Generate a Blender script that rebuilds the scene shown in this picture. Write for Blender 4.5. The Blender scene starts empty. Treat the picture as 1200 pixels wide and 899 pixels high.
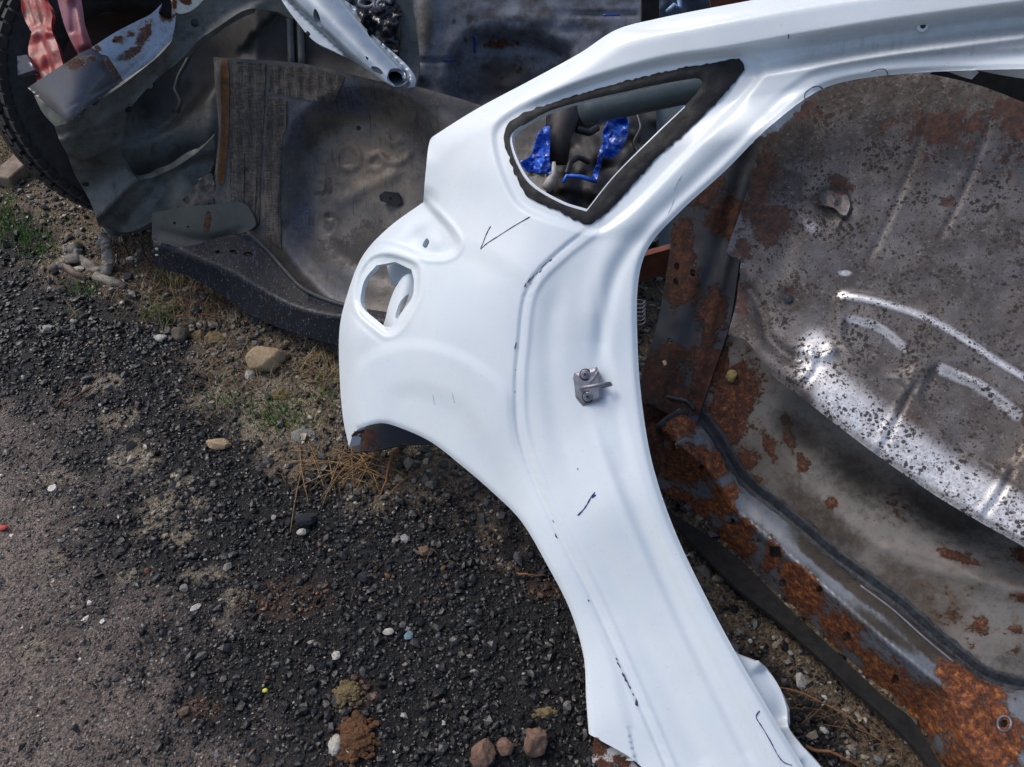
import bpy, math, random
import numpy as np
from mathutils import Vector, Euler, Matrix
from mathutils.geometry import delaunay_2d_cdt

S = bpy.context.scene
COL = S.collection
rng = np.random.default_rng(7)
random.seed(7)

# ------------------------------------------------------------------ camera
PITCH = math.radians(47.0); H = 1.6; F = 900.0
cd = bpy.data.cameras.new("camera"); cam = bpy.data.objects.new("camera", cd); COL.objects.link(cam)
cam.location = (0, 0, H); cam.rotation_euler = (math.radians(90) - PITCH, 0, 0)
cd.sensor_fit = 'HORIZONTAL'; cd.angle = 2 * math.atan(600 / F)
cd.clip_start = .02; cd.clip_end = 2000
S.camera = cam
# ------------------------------------------------------------------ world, sun, exposure
SUN_EL, SUN_AZ = math.radians(52), math.radians(-62)      # azimuth clockwise from +Y
w = bpy.data.worlds.new("World"); S.world = w; w.use_nodes = True
wn = w.node_tree.nodes; wl = w.node_tree.links
bg = wn["Background"]; sky = wn.new("ShaderNodeTexSky"); sky.sky_type = 'NISHITA'
sky.sun_disc = False; sky.sun_elevation = SUN_EL; sky.sun_rotation = SUN_AZ
sky.air_density = 1.0; sky.dust_density = 3.5; sky.ozone_density = 1.0
wl.new(sky.outputs[0], bg.inputs[0]); bg.inputs[1].default_value = 0.15
sd = bpy.data.lights.new("sun", 'SUN'); sd.energy = 1.15; sd.angle = math.radians(24); sd.color = (1, .97, .93)
sun = bpy.data.objects.new("sun", sd); COL.objects.link(sun)
dirv = Vector((math.sin(SUN_AZ) * math.cos(SUN_EL), math.cos(SUN_AZ) * math.cos(SUN_EL), math.sin(SUN_EL)))
sun.rotation_euler = dirv.to_track_quat('Z', 'Y').to_euler()
S.view_settings.view_transform = 'Standard'; S.view_settings.look = 'None'
S.view_settings.exposure = 0.13; S.view_settings.gamma = 1.0

# ------------------------------------------------------------------ geometry of the view
cp, sp = math.cos(PITCH), math.sin(PITCH)
def P3(u, v, d):
    u = np.asarray(u, float); v = np.asarray(v, float); d = np.asarray(d, float)
    xr = (u - 600) / F; yr = (449.5 - v) / F
    return np.stack([xr * d, (cp + sp * yr) * d, H + (-sp + cp * yr) * d], -1)
def DZ(u, v, z):                      # depth at which the line of sight reaches height z
    return (H - z) / (sp - cp * (449.5 - v) / F)
def DY(u, v, y):                      # ... reaches the vertical plane at distance y
    return y / (cp + sp * (449.5 - v) / F)
def G(u, v, z=0.):
    return P3(u, v, DZ(u, np.asarray(v, float), z))

def hsh(ix, iy, s):
    n = (ix.astype(np.int64) * 374761393 + iy.astype(np.int64) * 668265263 + s * 1442695041) & 0x7fffffff
    n = ((n ^ (n >> 13)) * 1274126177) & 0x7fffffff
    return ((n ^ (n >> 16)) & 0xffff) / 65535.
def vn(x, y, s=0):
    ix = np.floor(x); iy = np.floor(y); fx = x - ix; fy = y - iy
    fx = fx * fx * (3 - 2 * fx); fy = fy * fy * (3 - 2 * fy)
    a = hsh(ix, iy, s); b = hsh(ix + 1, iy, s); c = hsh(ix, iy + 1, s); d = hsh(ix + 1, iy + 1, s)
    return (a + (b - a) * fx) * (1 - fy) + (c + (d - c) * fx) * fy
def fbm(x, y, s=0, o=4):
    r = 0; a = .5; t = 0
    for i in range(o):
        r = r + a * vn(x * 2 ** i, y * 2 ** i, s + i * 17); t += a; a *= .5
    return r / t
def sst(a, b, x):
    t = np.clip((x - a) / (b - a), 0, 1); return t * t * (3 - 2 * t)
def tps(ctrl):                        # smooth 1/depth through control points (u, v, d)
    c = np.array(ctrl, float); p = c[:, :2] / 500.; f = 1 / c[:, 2]; n = len(c)
    def K(a, b):
        r2 = ((a[:, None, :] - b[None]) ** 2).sum(-1); return r2 * np.log(r2 + 1e-12) * .5
    A = np.zeros((n + 3, n + 3)); A[:n, :n] = K(p, p) + np.eye(n) * 1e-4
    A[:n, n] = 1; A[:n, n + 1:] = p; A[n, :n] = 1; A[n + 1:, :n] = p.T
    s = np.linalg.solve(A, np.r_[f, 0, 0, 0])
    def fn(u, v):
        u = np.atleast_1d(np.asarray(u, float)); v = np.atleast_1d(np.asarray(v, float))
        q = np.stack([u, v], -1) / 500.
        return 1 / (K(q, p) @ s[:n] + s[n] + q @ s[n + 1:])
    return fn
def crv(pts, closed=False, step=6.):  # Catmull-Rom; a third element marks a corner
    n = len(pts); P = [np.array(p[:2], float) for p in pts]; cor = [len(p) > 2 for p in pts]
    out = []
    for i in range(n if closed else n - 1):
        a = P[i]; b = P[(i + 1) % n]
        pa = P[i - 1] if (closed or i > 0) else a; nb = P[(i + 2) % n] if (closed or i + 2 < n) else b
        L = np.linalg.norm(b - a) + 1e-9
        ta = (b - a) if cor[i] or np.allclose(pa, a) else (b - pa) / (np.linalg.norm(a - pa) + L) * L
        tb = (b - a) if cor[(i + 1) % n] or np.allclose(nb, b) else (nb - a) / (np.linalg.norm(nb - b) + L) * L
        k = max(1, int(round(L / step)))
        for j in range(k):
            t = j / k
            out.append((2 * t**3 - 3 * t**2 + 1) * a + (t**3 - 2 * t**2 + t) * ta + (-2 * t**3 + 3 * t**2) * b + (t**3 - t**2) * tb)
    if not closed: out.append(P[-1])
    return np.array(out)
def pdist(u, v, pts, closed=False):   # distance, side (+ = left of travel as drawn, y down -> right hand), position along
    p = np.asarray(pts, float)[:, :2]
    a = p if closed else p[:-1]; b = np.roll(p, -1, 0) if closed else p[1:]
    ab = b - a; L2 = (ab ** 2).sum(-1) + 1e-12
    best = np.full(len(u), 1e18); side = np.zeros(len(u)); tt = np.zeros(len(u))
    for i in range(len(a)):
        wx = u - a[i, 0]; wy = v - a[i, 1]
        t = np.clip((wx * ab[i, 0] + wy * ab[i, 1]) / L2[i], 0, 1)
        dx = wx - t * ab[i, 0]; dy = wy - t * ab[i, 1]; d = dx * dx + dy * dy
        m = d < best - 1e-9
        best = np.where(m, d, best)
        side = np.where(m, np.sign(ab[i, 0] * wy - ab[i, 1] * wx), side); tt = np.where(m, (i + t) / len(a), tt)
    return np.sqrt(best), side, tt
def inside(u, v, poly):
    x = poly[:, 0]; y = poly[:, 1]; r = np.zeros(len(u), bool); j = len(poly) - 1
    for i in range(len(poly)):
        c = ((y[i] > v) != (y[j] > v))
        xi = (x[j] - x[i]) * (v - y[i]) / ((y[j] - y[i]) if y[j] != y[i] else 1e-9) + x[i]
        r ^= c & (u < xi); j = i
    return r
def sdist(u, v, poly):                # signed distance, positive inside
    d, _, _ = pdist(u, v, poly, True); return np.where(inside(u, v, poly), d, -d)
def ridge(u, v, pts, wd, h, st=8, fade=True):
    d, s, t = pdist(u, v, crv(pts, False, st)); r = h * np.exp(-(d / wd) ** 2)
    return r * np.clip(np.minimum(t, 1 - t) * 12, 0, 1) if fade else r
def stepl(u, v, pts, wd, h):          # +h on the right-hand side of travel (y down)
    d, s, t = pdist(u, v, crv(pts, False, 8)); return h * sst(-wd, wd, d * s)
def plate(u, v, pts, wd, h):          # raised / sunk area with soft shoulders
    return h * sst(-wd, wd, sdist(u, v, crv(pts, True, 8)))
def blobs(u, v, bl):
    r = np.zeros(len(u))
    for b in bl:
        cu, cv, ru, rv = b[:4]; a = math.radians(b[4] if len(b) > 4 else 0); k = b[5] if len(b) > 5 else 1
        x = (u - cu) * math.cos(a) + (v - cv) * math.sin(a); y = -(u - cu) * math.sin(a) + (v - cv) * math.cos(a)
        r = np.maximum(r, k * np.exp(-((x / ru) ** 2 + (y / rv) ** 2)))
    return r

# ------------------------------------------------------------------ object helpers
def tag(o, label=None, cat=None, group=None, kind=None):
    if label: o['label'] = label
    if cat: o['category'] = cat
    if group: o['group'] = group
    if kind: o['kind'] = kind
    return o
def thing(name, label, cat, loc, group=None):
    o = bpy.data.objects.new(name, None); COL.objects.link(o); o.location = [float(c) for c in loc]
    o.empty_display_size = .1
    return tag(o, label, cat, group)
def mk(name, V, faces, mat, parent=None, attr=None, smooth=True, recenter=True, extra=None):
    V = np.asarray(V, float)
    me = bpy.data.meshes.new(name)
    if parent is not None: off = np.array(parent_loc(parent))
    elif recenter: off = np.array([V[:, 0].mean(), V[:, 1].mean(), V[:, 2].min()])
    else: off = np.zeros(3)
    if isinstance(faces, np.ndarray):
        k = faces.shape[1]; n = len(faces)
        me.vertices.add(len(V)); me.vertices.foreach_set('co', (V - off).astype(np.float32).ravel())
        me.loops.add(n * k); me.loops.foreach_set('vertex_index', faces.astype(np.int32).ravel())
        me.polygons.add(n); me.polygons.foreach_set('loop_start', (np.arange(n) * k).astype(np.int32))
        me.update(calc_edges=True)
    else:
        me.from_pydata([tuple(p) for p in (V - off)], [], [tuple(int(i) for i in f) for f in faces]); me.update()
    me.polygons.foreach_set('use_smooth', np.full(len(me.polygons), smooth))
    if attr is not None:
        a = me.color_attributes.new('mask', 'FLOAT_COLOR', 'POINT')
        at = np.ones((len(V), 4), np.float32); at[:, :attr.shape[1]] = attr; a.data.foreach_set('color', at.ravel())
    me.materials.append(mat)
    o = bpy.data.objects.new(name, me); COL.objects.link(o)
    if parent is not None: o.parent = parent
    else: o.location = [float(c) for c in off]
    return o
def parent_loc(p):
    l = Vector((0, 0, 0))
    while p is not None: l = l + p.location; p = p.parent
    return l

def sheet(name, mat, parent, outline, depth, holes=(), step=6, thick=.0016, attr=None, flange=0., hflange=0., smooth=True):
    """a pressed steel sheet: outline, holes and relief, real thickness and folded edges"""
    ol = crv(outline, True, step); hs = [crv(h, True, min(step, 5)) for h in holes]
    lo = ol.min(0); hi = ol.max(0)
    gx, gy = np.meshgrid(np.arange(lo[0] + step * .5, hi[0], step), np.arange(lo[1] + step * .5, hi[1], step * .87))
    gx[::2] += step * .5; gx = gx.ravel(); gy = gy.ravel()
    k = sdist(gx, gy, ol) > step * .45
    for h in hs: k &= sdist(gx, gy, h) < -step * .45
    gp = np.stack([gx[k], gy[k]], -1)
    pts = [ol] + hs + [gp]; edges = []; n0 = 0
    for lp in [ol] + hs:
        m = len(lp); edges += [(n0 + i, n0 + (i + 1) % m) for i in range(m)]; n0 += m
    allp = np.concatenate(pts)
    vo, eo, fo, *_ = delaunay_2d_cdt([Vector((float(a), float(b))) for a, b in allp], edges, [], 0, 1e-4)
    uv = np.array([(a.x, a.y) for a in vo]); f = np.array([t for t in fo if len(t) == 3])
    c = uv[f].mean(1); k = inside(c[:, 0], c[:, 1], ol)
    for h in hs: k &= ~inside(c[:, 0], c[:, 1], h)
    f = f[k]
    used = np.unique(f); remap = -np.ones(len(uv), int); remap[used] = np.arange(len(used)); uv = uv[used]; f = remap[f]
    d = depth(uv[:, 0], uv[:, 1]); V = P3(uv[:, 0], uv[:, 1], d)
    nr = np.cross(V[f[:, 1]] - V[f[:, 0]], V[f[:, 2]] - V[f[:, 0]])
    tocam = np.array([0, 0, H]) - V[f[:, 0]]
    flip = (nr * tocam).sum(1) < 0; f[flip] = f[flip][:, ::-1]; nr[flip] *= -1
    vnm = np.zeros_like(V)
    for i in range(3): np.add.at(vnm, f[:, i], nr)
    vnm /= np.linalg.norm(vnm, axis=1, keepdims=True) + 1e-12
    n = len(V); B = V - vnm * thick
    e = np.concatenate([f[:, [0, 1]], f[:, [1, 2]], f[:, [2, 0]]])
    es = np.sort(e, 1); key = es[:, 0].astype(np.int64) * n + es[:, 1]
    _, idx, cnt = np.unique(key, return_index=True, return_counts=True); be = e[idx[cnt == 1]]
    holeside = np.zeros(len(be), bool)
    mid = uv[be].mean(1)
    for h in hs: holeside |= np.abs(sdist(mid[:, 0], mid[:, 1], h)) < 2.
    fl = np.where(holeside, hflange, flange); fl = np.maximum(fl, thick)
    a, b = be[:, 0], be[:, 1]; m = len(be)
    R = np.concatenate([V[a], V[b], V[b] - vnm[b] * fl[:, None], V[a] - vnm[a] * fl[:, None]])
    allV = np.concatenate([V, B, R]); i = np.arange(m) + 2 * n
    q = np.stack([i, i + 3 * m, i + 2 * m, i + m], -1)
    q2 = np.concatenate([q[:, [0, 1, 2]], q[:, [0, 2, 3]]])
    faces = np.concatenate([f, f[:, ::-1] + n, q2])
    at = None
    if attr is not None:
        A = np.asarray(attr(uv[:, 0], uv[:, 1])); 
        if A.ndim == 1: A = A[:, None]
        at = np.concatenate([A, A, A[a], A[b], A[b], A[a]])
    return mk(name, allV, faces, mat, parent, at, smooth)

def tube_geo(P, r, sides=10, cap=True, r2=None):
    P = np.asarray(P, float); n = len(P); r = np.broadcast_to(np.asarray(r, float), (n,))
    T = np.gradient(P, axis=0); T /= np.linalg.norm(T, axis=1, keepdims=True) + 1e-12
    up = np.array([0, 0, 1.]) if abs(T[0, 2]) < .9 else np.array([1., 0, 0])
    V = []; x = np.cross(T[0], up); x /= np.linalg.norm(x)
    for i in range(n):
        x = x - T[i] * (x @ T[i]); x /= np.linalg.norm(x) + 1e-12; y = np.cross(T[i], x)
        for k in range(sides):
            a = 2 * math.pi * k / sides; V.append(P[i] + r[i] * (math.cos(a) * x + (r2 or 1) * math.sin(a) * y))
    Fc = []
    for i in range(n - 1):
        for k in range(sides):
            a = i * sides + k; b = i * sides + (k + 1) % sides; Fc.append((a, b, b + sides, a + sides))
    if cap: Fc.append(tuple(range(sides))[::-1]); Fc.append(tuple((n - 1) * sides + k for k in range(sides)))
    return V, Fc
def tube(name, mat, parent, P, r, sides=10, cap=True, r2=None):
    V, Fc = tube_geo(P, r, sides, cap, r2); return mk(name, V, Fc, mat, parent)
def merge(parts):
    V = []; Fc = []
    for v, f in parts:
        n = len(V); V += [tuple(p) for p in v]; Fc += [tuple(i + n for i in q) for q in f]
    return V, Fc
def line3(pts, depth, off=0.002, step=5):
    p = crv(pts, False, step); return P3(p[:, 0], p[:, 1], depth(p[:, 0], p[:, 1]) - off)
def ico(sub):
    import bmesh
    bm = bmesh.new(); bmesh.ops.create_icosphere(bm, subdivisions=sub, radius=1)
    v = np.array([x.co[:] for x in bm.verts]); f = np.array([[y.index for y in x.verts] for x in bm.faces]); bm.free(); return v, f
ICO1, ICO1F = ico(1); ICO3, ICO3F = ico(3); ICO4, ICO4F = ico(4)
def noise3(v, sc, seed, o=3):
    return (fbm(v[:, 0] * sc + seed, v[:, 1] * sc, seed, o) + fbm(v[:, 1] * sc + 7, v[:, 2] * sc + seed, seed + 3, o) + fbm(v[:, 2] * sc + 3, v[:, 0] * sc, seed + 5, o)) / 3 - .5
def rock_geo(size, seed, facets=9, rough=.25, base=None):
    r = np.random.default_rng(seed); v = (base if base is not None else ICO4).copy()
    if facets:
        for _ in range(facets):
            nn = r.normal(size=3); nn /= np.linalg.norm(nn); c = r.uniform(.62, .9); dd = v @ nn
            v = v - np.maximum(dd - c, 0)[:, None] * nn
    v *= (1 + rough * noise3(v, 2.2, seed) + rough * .6 * noise3(v, 7, seed + 9))[:, None]
    return v * np.array(size) * .5
def rock(name, mat, u, v, size, label, cat='stone', seed=1, facets=9, rough=.25, rot=0, sink=.15, parent=None, zoff=0., group=None):
    V = rock_geo(size, seed, facets, rough); c, s = math.cos(rot), math.sin(rot)
    V = V @ np.array([[c, s, 0], [-s, c, 0], [0, 0, 1]])
    g = G(u, v, size[2] * .35 + zoff); V = V + g; V[:, 2] += (zoff - sink * size[2]) - V[:, 2].min() + .004
    o = mk(name, V, ICO4F, mat, parent)
    if parent is None: tag(o, label, cat, group)
    return o
def box_geo(c, s, R=None):
    c = np.array(c, float); s = np.array(s, float) / 2
    v = np.array([[x, y, z] for x in (-1, 1) for y in (-1, 1) for z in (-1, 1)]) * s
    if R is not None: v = v @ np.array(R).T
    return list(v + c), [(0, 1, 3, 2), (4, 6, 7, 5), (0, 4, 5, 1), (2, 3, 7, 6), (0, 2, 6, 4), (1, 5, 7, 3)]

# ------------------------------------------------------------------ materials
def lin(r, g, b):
    f = lambda c: (c / 255 / 12.92) if c / 255 <= .04045 else ((c / 255 + .055) / 1.055) ** 2.4
    return (f(r), f(g), f(b), 1)
class M:
    def __init__(s, name):
        s.m = bpy.data.materials.new(name); s.m.use_nodes = True; s.nt = s.m.node_tree; s.n = s.nt.nodes
        s.b = s.n['Principled BSDF']; s.tc = s.n.new('ShaderNodeTexCoord'); s.co = s.tc.outputs['Object']
    def set(s, **k):
        for a, b in k.items():
            i = s.b.inputs[a.replace('_', ' ')]
            if hasattr(b, 'is_linked'): s.nt.links.new(b, i)
            else: i.default_value = b
        return s
    def scale(s, v):
        n = s.n.new('ShaderNodeMapping'); n.inputs['Scale'].default_value = v; s.nt.links.new(s.co, n.inputs[0]); return n.outputs[0]
    def noise(s, sc, det=6, ro=.6, co=None, dist=0):
        n = s.n.new('ShaderNodeTexNoise'); n.inputs['Scale'].default_value = sc; n.inputs['Detail'].default_value = det
        n.inputs['Roughness'].default_value = ro; n.inputs['Distortion'].default_value = dist
        s.nt.links.new(co or s.co, n.inputs['Vector']); return n.outputs[0]
    def vor(s, sc, co=None, out='Distance', feat='F1'):
        n = s.n.new('ShaderNodeTexVoronoi'); n.feature = feat; n.inputs['Scale'].default_value = sc
        s.nt.links.new(co or s.co, n.inputs['Vector']); return n.outputs[out]
    def ma(s, op, a, b=0., c=None, clamp=False):
        n = s.n.new('ShaderNodeMath'); n.operation = op; n.use_clamp = clamp
        for i, x in enumerate([a, b] + ([c] if c is not None else [])):
            if hasattr(x, 'is_linked'): s.nt.links.new(x, n.inputs[i])
            else: n.inputs[i].default_value = x
        return n.outputs[0]
    def mr(s, x, a, b, c=0., d=1., sm=True):
        n = s.n.new('ShaderNodeMapRange'); n.interpolation_type = 'SMOOTHSTEP' if sm else 'LINEAR'
        for i, q in enumerate([x, a, b, c, d]):
            if hasattr(q, 'is_linked'): s.nt.links.new(q, n.inputs[i])
            else: n.inputs[i].default_value = q
        return n.outputs[0]
    def mix(s, f, a, b, mode='MIX'):
        n = s.n.new('ShaderNodeMix'); n.data_type = 'RGBA'; n.blend_type = mode
        for i, x in ((0, f), (6, a), (7, b)):
            if hasattr(x, 'is_linked'): s.nt.links.new(x, n.inputs[i])
            else: n.inputs[i].default_value = x
        return n.outputs[2]
    def ramp(s, f, st):
        n = s.n.new('ShaderNodeValToRGB'); r = n.color_ramp
        while len(r.elements) < len(st): r.elements.new(.5)
        for e, (p, c) in zip(r.elements, st): e.position = p; e.color = c
        s.nt.links.new(f, n.inputs[0]); return n.outputs[0]
    def attr(s):
        n = s.n.new('ShaderNodeAttribute'); n.attribute_name = 'mask'
        x = s.n.new('ShaderNodeSeparateColor'); s.nt.links.new(n.outputs['Color'], x.inputs[0])
        return n.outputs['Color'], x.outputs[0], x.outputs[1], x.outputs[2]
    def bump(s, h, st=.3, di=.002, prev=None):
        n = s.n.new('ShaderNodeBump'); n.inputs['Strength'].default_value = st; n.inputs['Distance'].default_value = di
        s.nt.links.new(h, n.inputs['Height'])
        if prev is not None: s.nt.links.new(prev, n.inputs['Normal'])
        s.nt.links.new(n.outputs[0], s.b.inputs['Normal']); return n.outputs[0]
def simple(name, c1, c2, sc=30, rough=.6, metal=0., bump=.2, bd=.001, coat=0.):
    m = M(name); n = m.noise(sc, 8, .65); c = m.mix(m.mr(n, .35, .65), c1, c2)
    m.set(Base_Color=c, Roughness=m.mr(m.noise(sc * .6), .3, .7, rough - .08, rough + .1), Metallic=metal, Coat_Weight=coat)
    m.bump(m.noise(sc * 3, 6, .7), bump, bd); return m.m
RUST = [(0., lin(36, 24, 19)), (.28, lin(58, 34, 26)), (.50, lin(80, 46, 31)), (.67, lin(112, 66, 40)), (.8, lin(158, 108, 66)), (1, lin(98, 60, 42))]
RUSTD = [(0., lin(30, 21, 18)), (.35, lin(52, 33, 26)), (.55, lin(78, 46, 34)), (.8, lin(108, 68, 48)), (1, lin(62, 40, 32))]

def painted_rust(name, paint, paint2, rust=RUST, rough=.5, metal=0., mud=lin(60, 54, 48), nsc=16., coat=0., speck=.0):
    """R = rust, G = mud/dirt, B = soot and other darkening; the edges are broken up by noise"""
    m = M(name); _, r, g, b = m.attr()
    n1 = m.noise(nsc, 10, .72); n2 = m.noise(nsc * 3.5, 8, .75); n3 = m.noise(5, 6, .65); n4 = m.noise(nsc * 11, 5, .7)
    pc = m.mix(m.mr(n3, .35, .65), paint, paint2)
    pc = m.mix(m.mr(n2, .48, .72, 0, .55), pc, mud)
    pc = m.mix(m.mr(n4, .58, .68, 0, .5), pc, m.mix(1., mud, (.6, .6, .6, 1), 'MULTIPLY'))
    nn = m.ma('ADD', m.ma('MULTIPLY', m.ma('SUBTRACT', n1, .5), 1.9), m.ma('ADD', m.ma('MULTIPLY', m.ma('SUBTRACT', n2, .5), 1.2), m.ma('MULTIPLY', m.ma('SUBTRACT', n4, .5), .45)))
    x = m.ma('ADD', r, nn)
    if speck: x = m.ma('ADD', x, speck)
    rm = m.mr(x, .40, .60); halo = m.mr(x, .15, .5)
    n5 = m.noise(nsc * 5, 9, .78)
    rc = m.ramp(m.mr(n5, .27, .73, sm=False), rust)
    rc = m.mix(m.mr(n4, .5, .66, 0, .75), rc, lin(34, 24, 20))
    gm = m.mr(m.ma('ADD', g, m.ma('MULTIPLY', m.ma('SUBTRACT', n1, .5), 1.6)), .25, .8)
    c = m.mix(gm, pc, m.mix(m.mr(n2, .35, .65), mud, m.mix(1., mud, (.55, .53, .5, 1), 'MULTIPLY')))
    c = m.mix(m.ma('MULTIPLY', halo, .55), c, m.mix(1., pc, (.85, .55, .36, 1), 'MULTIPLY'))
    c = m.mix(rm, c, rc)
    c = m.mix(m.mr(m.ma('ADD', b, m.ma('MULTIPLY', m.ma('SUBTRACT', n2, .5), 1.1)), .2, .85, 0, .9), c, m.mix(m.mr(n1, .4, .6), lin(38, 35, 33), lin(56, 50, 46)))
    ro = m.ma('MAXIMUM', m.ma('MULTIPLY', rm, .88), m.mr(gm, 0, 1, rough, .8))
    m.set(Base_Color=c, Roughness=ro, Metallic=m.ma('MULTIPLY', m.ma('SUBTRACT', 1., m.ma('MAXIMUM', rm, gm)), metal), Coat_Weight=coat)
    m.bump(m.ma('ADD', m.ma('MULTIPLY', rm, .5), m.ma('MULTIPLY', m.ma('MULTIPLY', n5, rm), 1.6)), .8, .002, m.bump(n2, .2, .001))
    return m.m

def mat_white():
    m = M('white_car_paint'); _, r, g, b = m.attr()
    n = m.noise(9, 6, .6); n2 = m.noise(60, 6, .7)
    c = m.mix(m.mr(n, .3, .7), lin(220, 228, 233), lin(214, 224, 231))
    c = m.mix(m.mr(m.noise(3.5, 8, .7), .42, .68, 0, .22), c, lin(196, 202, 206))
    c = m.mix(m.mr(m.noise(140, 4, .7), .64, .70, 0, .35), c, lin(170, 172, 172))
    dm = m.ma('MULTIPLY', r, m.mr(n2, .3, .6, .6, 1.))
    c = m.mix(m.ma('MULTIPLY', dm, .6), c, lin(112, 108, 108))
    c = m.mix(m.ma('MULTIPLY', m.mr(n2, .60, .74), m.ma('ADD', m.ma('MULTIPLY', g, .5), .05)), c, lin(128, 120, 112))
    rm = m.mr(m.ma('ADD', b, m.ma('SUBTRACT', m.noise(70, 7, .7), .5)), .5, .6)
    c = m.mix(rm, c, m.ramp(m.noise(90, 7, .7), RUST))
    m.set(Base_Color=c, Roughness=m.mr(n2, .3, .7, .34, .46), Coat_Weight=.35, Coat_Roughness=.12)
    m.bump(m.ma('ADD', m.mr(m.vor(260), .0, .16, 1, 0), m.ma('MULTIPLY', m.noise(6, 3), .5)), .10, .0012)
    return m.m
def mat_silver():
    m = M('mottled_bare_steel'); _, r, g, b = m.attr()       # R rust  G pale metal incl. painted highlights  B grime
    n1 = m.noise(14, 10, .7); n2 = m.noise(105, 8, .75); n3 = m.noise(330, 4, .7); n0 = m.noise(5, 5, .6)
    c = m.mix(m.mr(n1, .35, .65), lin(116, 111, 110), lin(80, 74, 72))
    c = m.mix(m.mr(n0, .42, .62, 0, .6), c, lin(106, 95, 86))
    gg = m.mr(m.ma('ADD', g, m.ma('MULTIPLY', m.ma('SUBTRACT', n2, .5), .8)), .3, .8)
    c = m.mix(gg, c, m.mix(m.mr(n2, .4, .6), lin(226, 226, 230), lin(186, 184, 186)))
    cl = m.mr(m.noise(20, 7, .75), .36, .66, .0, .115)
    mott = m.ma('ADD', m.ma('MULTIPLY', m.noise(140, 6, .72), .62), m.ma('MULTIPLY', n2, .38))
    jit = m.ma('MULTIPLY', m.ma('SUBTRACT', n3, .5), .9)
    d1 = m.ma('ADD', m.vor(105), m.ma('ADD', jit, m.ma('MULTIPLY', m.ma('SUBTRACT', n2, .5), 1.0))); d2 = m.ma('ADD', m.vor(190), jit)
    t1 = m.ma('ADD', m.ma('MULTIPLY', cl, 4.2), .05); t2 = m.ma('ADD', m.ma('MULTIPLY', cl, 2.6), .11)
    sp_ = m.ma('MAXIMUM', m.mr(m.ma('SUBTRACT', d1, t1), .05, -.07), m.ma('MULTIPLY', m.mr(m.ma('SUBTRACT', d2, t2), .06, -.06), .85))
    dk = m.mr(m.ma('ADD', b, m.ma('MULTIPLY', m.ma('SUBTRACT', n1, .5), 1.6)), .25, .8)
    c = m.mix(m.ma('MULTIPLY', sp_, .95), c, m.mix(m.mr(n1, .4, .6), lin(34, 30, 29), lin(52, 43, 38)))
    c = m.mix(m.ma('MULTIPLY', dk, .88), c, m.mix(m.mr(n2, .38, .62), lin(46, 41, 39), lin(78, 69, 64)))
    c = m.mix(m.mr(m.noise(130, 4, .7), .57, .66, 0, .45), c, lin(150, 144, 140))
    rm = m.mr(m.ma('ADD', r, m.ma('ADD', m.ma('MULTIPLY', m.ma('SUBTRACT', m.noise(26, 9, .75), .5), 2.2), m.ma('MULTIPLY', m.ma('SUBTRACT', n2, .5), 1.2))), .46, .6)
    c = m.mix(m.ma('MULTIPLY', rm, .85), c, m.ramp(m.mr(m.noise(60, 9, .78), .27, .73, sm=False), RUSTD))
    nm = m.ma('SUBTRACT', 1., m.ma('MAXIMUM', m.ma('MAXIMUM', m.ma('MULTIPLY', sp_, .9), rm), dk))
    m.set(Base_Color=c, Metallic=m.ma('MULTIPLY', nm, .45), Roughness=m.mr(nm, 0, 1, .78, .44))
    m.bump(m.ma('ADD', m.ma('MULTIPLY', mott, 1.5), m.ma('MULTIPLY', rm, .7)), .35, .0014); return m.m
def mat_pan():
    m = M('weathered_dark_floor_steel'); _, r, g, b = m.attr()  # R = sound deadening mat, G = brown dust, B = bare bluish
    n1 = m.noise(9, 10, .7); n2 = m.noise(60, 8, .75); n3 = m.noise(170, 5, .7)
    c = m.mix(m.mr(n1, .35, .65), lin(66, 64, 63), lin(94, 90, 86))
    c = m.mix(m.mr(m.ma('ADD', g, m.ma('MULTIPLY', m.ma('SUBTRACT', n1, .5), 1.6)), .25, .85), c, lin(108, 97, 84))
    c = m.mix(m.mr(m.ma('ADD', b, m.ma('MULTIPLY', m.ma('SUBTRACT', n1, .5), 1.8)), .25, .8), c, m.mix(m.mr(n2, .35, .65), lin(44, 48, 60), lin(80, 86, 100)))
    c = m.mix(m.mr(m.ma('ADD', r, m.ma('MULTIPLY', m.ma('SUBTRACT', n2, .5), 1.4)), .4, .55, 0, .85), c, lin(42, 39, 38))
    streak = m.noise(1, 5, .6, m.scale((90, 9, 9)))
    c = m.mix(m.mr(streak, .58, .68, 0, .65), c, lin(40, 37, 36))
    c = m.mix(m.mr(n2, .54, .70, 0, .7), c, lin(50, 46, 44))
    c = m.mix(m.mr(m.noise(26, 7, .75), .58, .68, 0, .5), c, lin(116, 92, 72))
    c = m.mix(m.mr(n3, .60, .70, 0, .55), c, lin(146, 140, 132))
    m.set(Base_Color=c, Roughness=m.mr(n2, .3, .7, .40, .66), Metallic=.2, Coat_Weight=.15, Coat_Roughness=.3)
    m.bump(m.noise(55, 8, .75), .45, .002); return m.m
def mat_mat():
    m = M('dusty_bitumen_mat'); n1 = m.noise(12, 9, .7); n2 = m.noise(80, 7, .75)
    wv = m.noise(1, 3, .5, m.scale((34, 260, 260))); wv2 = m.noise(1, 3, .5, m.scale((220, 26, 26)))
    c = m.mix(m.mr(n1, .35, .65), lin(70, 66, 62), lin(98, 90, 82))
    c = m.mix(m.mr(m.ma('ADD', wv, m.ma('SUBTRACT', wv2, .5)), .42, .6, 0, .75), c, lin(48, 45, 43))
    c = m.mix(m.mr(n2, .58, .7, 0, .7), c, lin(124, 112, 100))
    m.set(Base_Color=c, Roughness=.85); m.bump(m.ma('ADD', wv, m.ma('MULTIPLY', wv2, .7)), .6, .002); return m.m
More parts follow.
